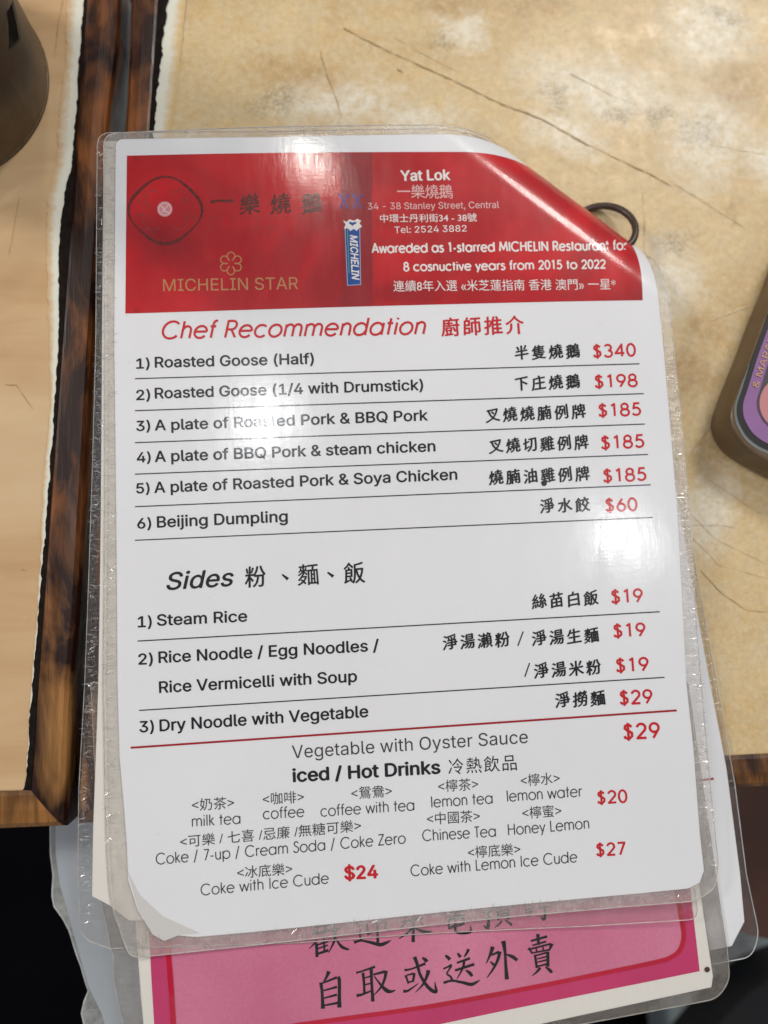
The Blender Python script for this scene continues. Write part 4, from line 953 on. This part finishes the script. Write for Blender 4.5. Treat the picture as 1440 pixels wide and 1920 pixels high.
ink = Ink(flat_lay(Z_B + .0001)); ink.ribbon([(1290, 1466, 4), (1338, 1460, 4)], sub=False); ink.build('red_dash', M_redline, B_obj)

# bluish card furthest left
D_obj = empty('menu_card', (*xy(200, 1700, Z_D), Z_D), 'bluish white menu with wavy frayed film edge, tucked under the left corner of the stack', 'menu')
D_paper = PXZ([(105, 1480), (104, 1600), (112, 1660), (140, 1760), (165, 1850), (190, 1900), (215, 1990), (700, 2040), (760, 1480)], Z_D)
D_film = PXZ([(94, 1470), (95, 1600), (100, 1642), (98, 1680), (102, 1700), (118, 1722), (130, 1745), (142, 1785), (152, 1812), (160, 1840), (166, 1858), (158, 1878), (153, 1900), (160, 1930), (185, 2010), (700, 2060), (780, 1470)], Z_D)
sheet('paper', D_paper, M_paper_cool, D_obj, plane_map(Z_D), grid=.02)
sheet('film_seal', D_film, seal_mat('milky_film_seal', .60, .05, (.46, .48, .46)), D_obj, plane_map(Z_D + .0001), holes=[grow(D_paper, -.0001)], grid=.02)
sheet('film', grow(D_paper, .0002), M_film_old, D_obj, plane_map(Z_D + .0002), grid=.02)
rim('film_edge', D_film, M_rim_cool, D_obj, plane_map(Z_D + .0002), width=.0006)

# ================================================================== UTENSIL POT
def pot():
    R, H, T = .0415, .115, .0008
    c = xy(-116, 152); o = empty('utensil_pot', (c[0], c[1], 0), 'dull metal utensil pot with diamond cut-outs standing on the left table', 'pot')
    V = []; F = []; idx = {}
    ndi = 8
    bands = [(.0335, .0062), (.062, .0062), (.090, .0062)]
    m_ = simple('brushed_dull_steel', (.16, .125, .088), .42, metal=.85, vary=.15, vscale=120)
    def ringpt(r, th, z): return (c[0] + r * math.cos(th), c[1] + r * math.sin(th), z)
    def quadstrip(t0a, t1a, za, t0b, t1b, zb, n=5):
        for r, flip in ((R, 0), (R - T, 1)):
            b = len(V)
            for i in range(n + 1):
                V.append(ringpt(r, t0a + (t1a - t0a) * i / n, za)); V.append(ringpt(r, t0b + (t1b - t0b) * i / n, zb))
            for i in range(n):
                f = (b + 2 * i, b + 2 * i + 2, b + 2 * i + 3, b + 2 * i + 1); F.append(f[::-1] if flip else f)
    zprev = 0; step = 2 * math.pi / ndi; th0 = math.radians(-4.0) - step / 2
    for zc, hz in bands + [(None, None)]:
        if zc is None:
            for k in range(ndi): quadstrip(th0 + k * step, th0 + (k + 1) * step, zprev, th0 + k * step, th0 + (k + 1) * step, H)
            break
        for k in range(ndi): quadstrip(th0 + k * step, th0 + (k + 1) * step, zprev, th0 + k * step, th0 + (k + 1) * step, zc - hz)
        hw = .0100 / R
        for k in range(ndi):
            a, b = th0 + k * step, th0 + (k + 1) * step; mth_ = (a + b) / 2
            n = 6
            for j in range(n):
                z0 = zc - hz + 2 * hz * j / n; z1 = zc - hz + 2 * hz * (j + 1) / n
                w0 = hw * (1 - abs(z0 - zc) / hz); w1 = hw * (1 - abs(z1 - zc) / hz)
                quadstrip(a, mth_ - w0, z0, a, mth_ - w1, z1); quadstrip(mth_ + w0, b, z0, mth_ + w1, b, z1)
                for s in (-1, 1):
                    q = len(V); V += [ringpt(R, mth_ + s * w0, z0), ringpt(R - T, mth_ + s * w0, z0), ringpt(R - T, mth_ + s * w1, z1), ringpt(R, mth_ + s * w1, z1)]; F.append((q, q + 1, q + 2, q + 3))
        zprev = zc + hz
    ob = obj_from('body', V, F, m_, o, True)
    n = 48; Vb = [ringpt(R - .0004, 2 * math.pi * i / n, .0012) for i in range(n)]
    obj_from('bottom', Vb, [tuple(range(n))], simple('dark_pot_inside', (.03, .018, .012), .6), o)
    for z, r in ((.0008, .0009), (H, .0012)):
        V2 = []; F2 = []; k = 8; n = 64
        for i in range(n):
            for j in range(k):
                a = 2 * math.pi * j / k; V2.append(ringpt(R + r * .3 * math.cos(a), 2 * math.pi * i / n, z + r * math.sin(a)))
        for i in range(n):
            for j in range(k): F2.append((i * k + j, ((i + 1) % n) * k + j, ((i + 1) % n) * k + (j + 1) % k, i * k + (j + 1) % k))
        obj_from('rolled_rim', V2, F2, m_, o, True)
    # spoons standing in it
    return o
pot()

# ================================================================== TIN AT THE RIGHT
def tin():
    z0, H = 0.0, .016
    outer = [(1470, 455), (1442, 532), (1418, 590), (1392, 660), (1362, 735), (1344, 785), (1349, 818), (1372, 850), (1402, 868), (1450, 892), (1560, 948), (1760, 1040), (1860, 700), (1700, 420)]
    inn = [(1486, 505), (1452, 552), (1428, 610), (1408, 665), (1388, 730), (1377, 762), (1379, 790), (1396, 822), (1420, 841), (1460, 858), (1560, 905), (1720, 980), (1810, 690), (1680, 460)]
    o = empty('sweets_tin', (*xy(1560, 720), 0), 'round-cornered brown tin with a purple lid label at the right edge', 'tin')
    def ring(pxl, z, zz=None): return smooth_closed([xy(a, b, z) for a, b in pxl], .003, 4)
    A = ring(outer, H * .45); n = len(A); cen = np.mean(A, axis=0)
    def sc(P, f): return [tuple(cen + (np.array(p) - cen) * f) for p in P]
    B = ring(inn, H)
    rings = [(sc(A, .97), 0.0), (A, .003), (A, H * .6), (sc(A, .985), H * .9), (sc(A, .97), H), ([tuple(np.array(a) * .12 + np.array(b) * .88) for a, b in zip(A, B)], H), (sc(B, .995), H - .0014)]
    V = []; F = []
    for P, z in rings: V += [(*p, z) for p in P]
    for r in range(len(rings) - 1):
        for i in range(n): j = (i + 1) % n; F.append((r * n + i, r * n + j, (r + 1) * n + j, (r + 1) * n + i))
    me = bpy.data.meshes.new('body'); me.from_pydata(V, [], F); bm = bmesh.new(); bm.from_mesh(me); bmesh.ops.recalc_face_normals(bm, faces=bm.faces); bm.to_mesh(me); bm.free()
    link_mesh('body', me, simple('brown_tin', (.125, .080, .040), .38, metal=.15, vary=.25, vscale=50), o, True)
    def plate(name, pts, z, mat): return sheet(name, pts, mat, o, lambda V: np.column_stack([V, np.full(len(V), z)]), grid=0)
    plate('lid_rim', sc(B, .998), H - .0010, simple('grey_metal_rim', (.26, .28, .27), .3, metal=.4))
    plate('lid', sc(B, .955), H - .0007, simple('black_lid', (.022, .02, .022), .4))
    plate('purple_band', sc(B, .885), H - .0005, simple('purple_print', (.27, .13, .31), .45, vary=.08, vscale=60))
    plate('grey_field', sc(B, .70), H - .0003, simple('dark_grey_print', (.07, .055, .07), .45))
    zz = H - .00025; lay = flat_lay(zz)
    def part(fn, mat, nm, z=0): 
        ink = Ink(flat_lay(zz + z)); fn(ink); return ink.build(nm, mat, o)
    part(disc(1475, 756, 51, 40), simple('salmon_print', (.55, .23, .24), .45), 'pink_ring', .00004)
    part(disc(1478, 757, 37, 36), simple('dark_red_print', (.20, .012, .02), .45), 'red_disc', .00008)
    def let(ink):
        V, F = glyph_mesh('& MARAUTA', .01); lo, hi = V[:, 0].min(), V[:, 0].max()
        a = np.array([1421., 728.]); d = np.array([42., -128.]); u = np.array([-11., -3.6])
        ink.add(a + np.outer((V[:, 0] - lo) / (hi - lo), d) + np.outer(V[:, 1] / CAP, u), F, 0, V[:, 2])
    part(let, simple('gold_print', (.60, .36, .16), .4), 'lettering', .0001)
tin()

# ================================================================== RUBBER LOOP AND STOOLS
def tube(name, pts, r, mat, parent=None, k=8):
    P = np.array(pts); n = len(P); V = []; F = []
    for i in range(n):
        t = P[min(i + 1, n - 1)] - P[max(i - 1, 0)]; t /= np.linalg.norm(t); a = np.cross(t, (0, 0, 1.)); a /= np.linalg.norm(a); b = np.cross(t, a)
        for j in range(k):
            q = 2 * math.pi * j / k; V.append(P[i] + r * (a * math.cos(q) + b * math.sin(q)))
    for i in range(n - 1):
        for j in range(k): F.append((i * k + j, (i + 1) * k + j, (i + 1) * k + (j + 1) % k, i * k + (j + 1) % k))
    F.append(tuple(range(k))); F.append(tuple((n - 1) * k + j for j in range(k))[::-1])
    return obj_from(name, V, F, mat, parent, True)
cxy = np.array(xy(1133, 430, .006)); rr = .0115
pts = [(cxy[0] + rr * math.cos(a), cxy[1] + rr * 1.0 * math.sin(a), .0014 + .0045 * (1 - math.cos(a - 2.2))) for a in np.linspace(math.radians(-70), math.radians(135), 40)]
lo_ = tube('rubber_loop', pts, .0014, simple('dark_brown_rubber', (.05, .026, .02), .4))
lo_['label'] = 'dark brown rubber loop poking out beyond the bent corner of the top menu'; lo_['category'] = 'rubber band'

def stool(name, pxl, z, H, mat, label, r=.02):
    P = smooth_closed([xy(a, b, z) for a, b in pxl], r, 6); c = np.mean(P, axis=0); n = len(P)
    rings = [(1.0, z - H), (1.0, z - .008), (.985, z - .002), (.96, z)]
    o = empty(name, (*c, z - H), label, 'stool')
    V = [];F = []
    for f, zz in rings: V += [(*(c + (np.array(p) - c) * f), zz) for p in P]
    for q in range(3):
        for i in range(n): j = (i + 1) % n; F.append((q * n + i, q * n + j, (q + 1) * n + j, (q + 1) * n + i))
    F.append(tuple(3 * n + i for i in range(n)))
    me = bpy.data.meshes.new('seat'); me.from_pydata([tuple(map(float, v)) for v in V], [], F); bm = bmesh.new(); bm.from_mesh(me); bmesh.ops.recalc_face_normals(bm, faces=bm.faces); bm.to_mesh(me); bm.free()
    link_mesh('seat', me, mat, o, False)
    return o
m_blk = simple('black_vinyl', (.003, .0025, .004), .9, spec=.03, vary=.4, vscale=10)
stool('stool', [(-900, 1330), (1270, 1330), (1292, 1900), (1300, 2300), (-900, 2300)], -.20, .05, m_blk, 'black padded stool pushed under the tables at the lower left')
stool('stool', [(1290, 1330), (1600, 1330), (1600, 1775), (1450, 1768), (1405, 1758), (1340, 1740)], -.07, .03, simple('reddish_brown_wood', (.085, .030, .016), .5, vary=.35, vscale=14), 'reddish brown wooden stool just below the right table edge')
stool('stool', [(1200, 1600), (1750, 1560), (1750, 2200), (1296, 2200)], -.13, .03, simple('grey_surface', (.27, .31, .32), .5, vary=.12, vscale=12), 'added pale blue grey surface in the bottom right corner, raised to catch more light')  # added seat, set high above the floor to catch more light
bg = stool('bag', [(1270, 2010), (1352, 1912), (1396, 1866), (1450, 1828), (1620, 1770), (1700, 2010)], -.105, .025, simple('black_fabric', (.006, .006, .008), .9), 'black bag lying on the pale grey surface in the bottom right corner', .012)
bg['category'] = 'bag'; bg.children[0].name = 'bag_side'
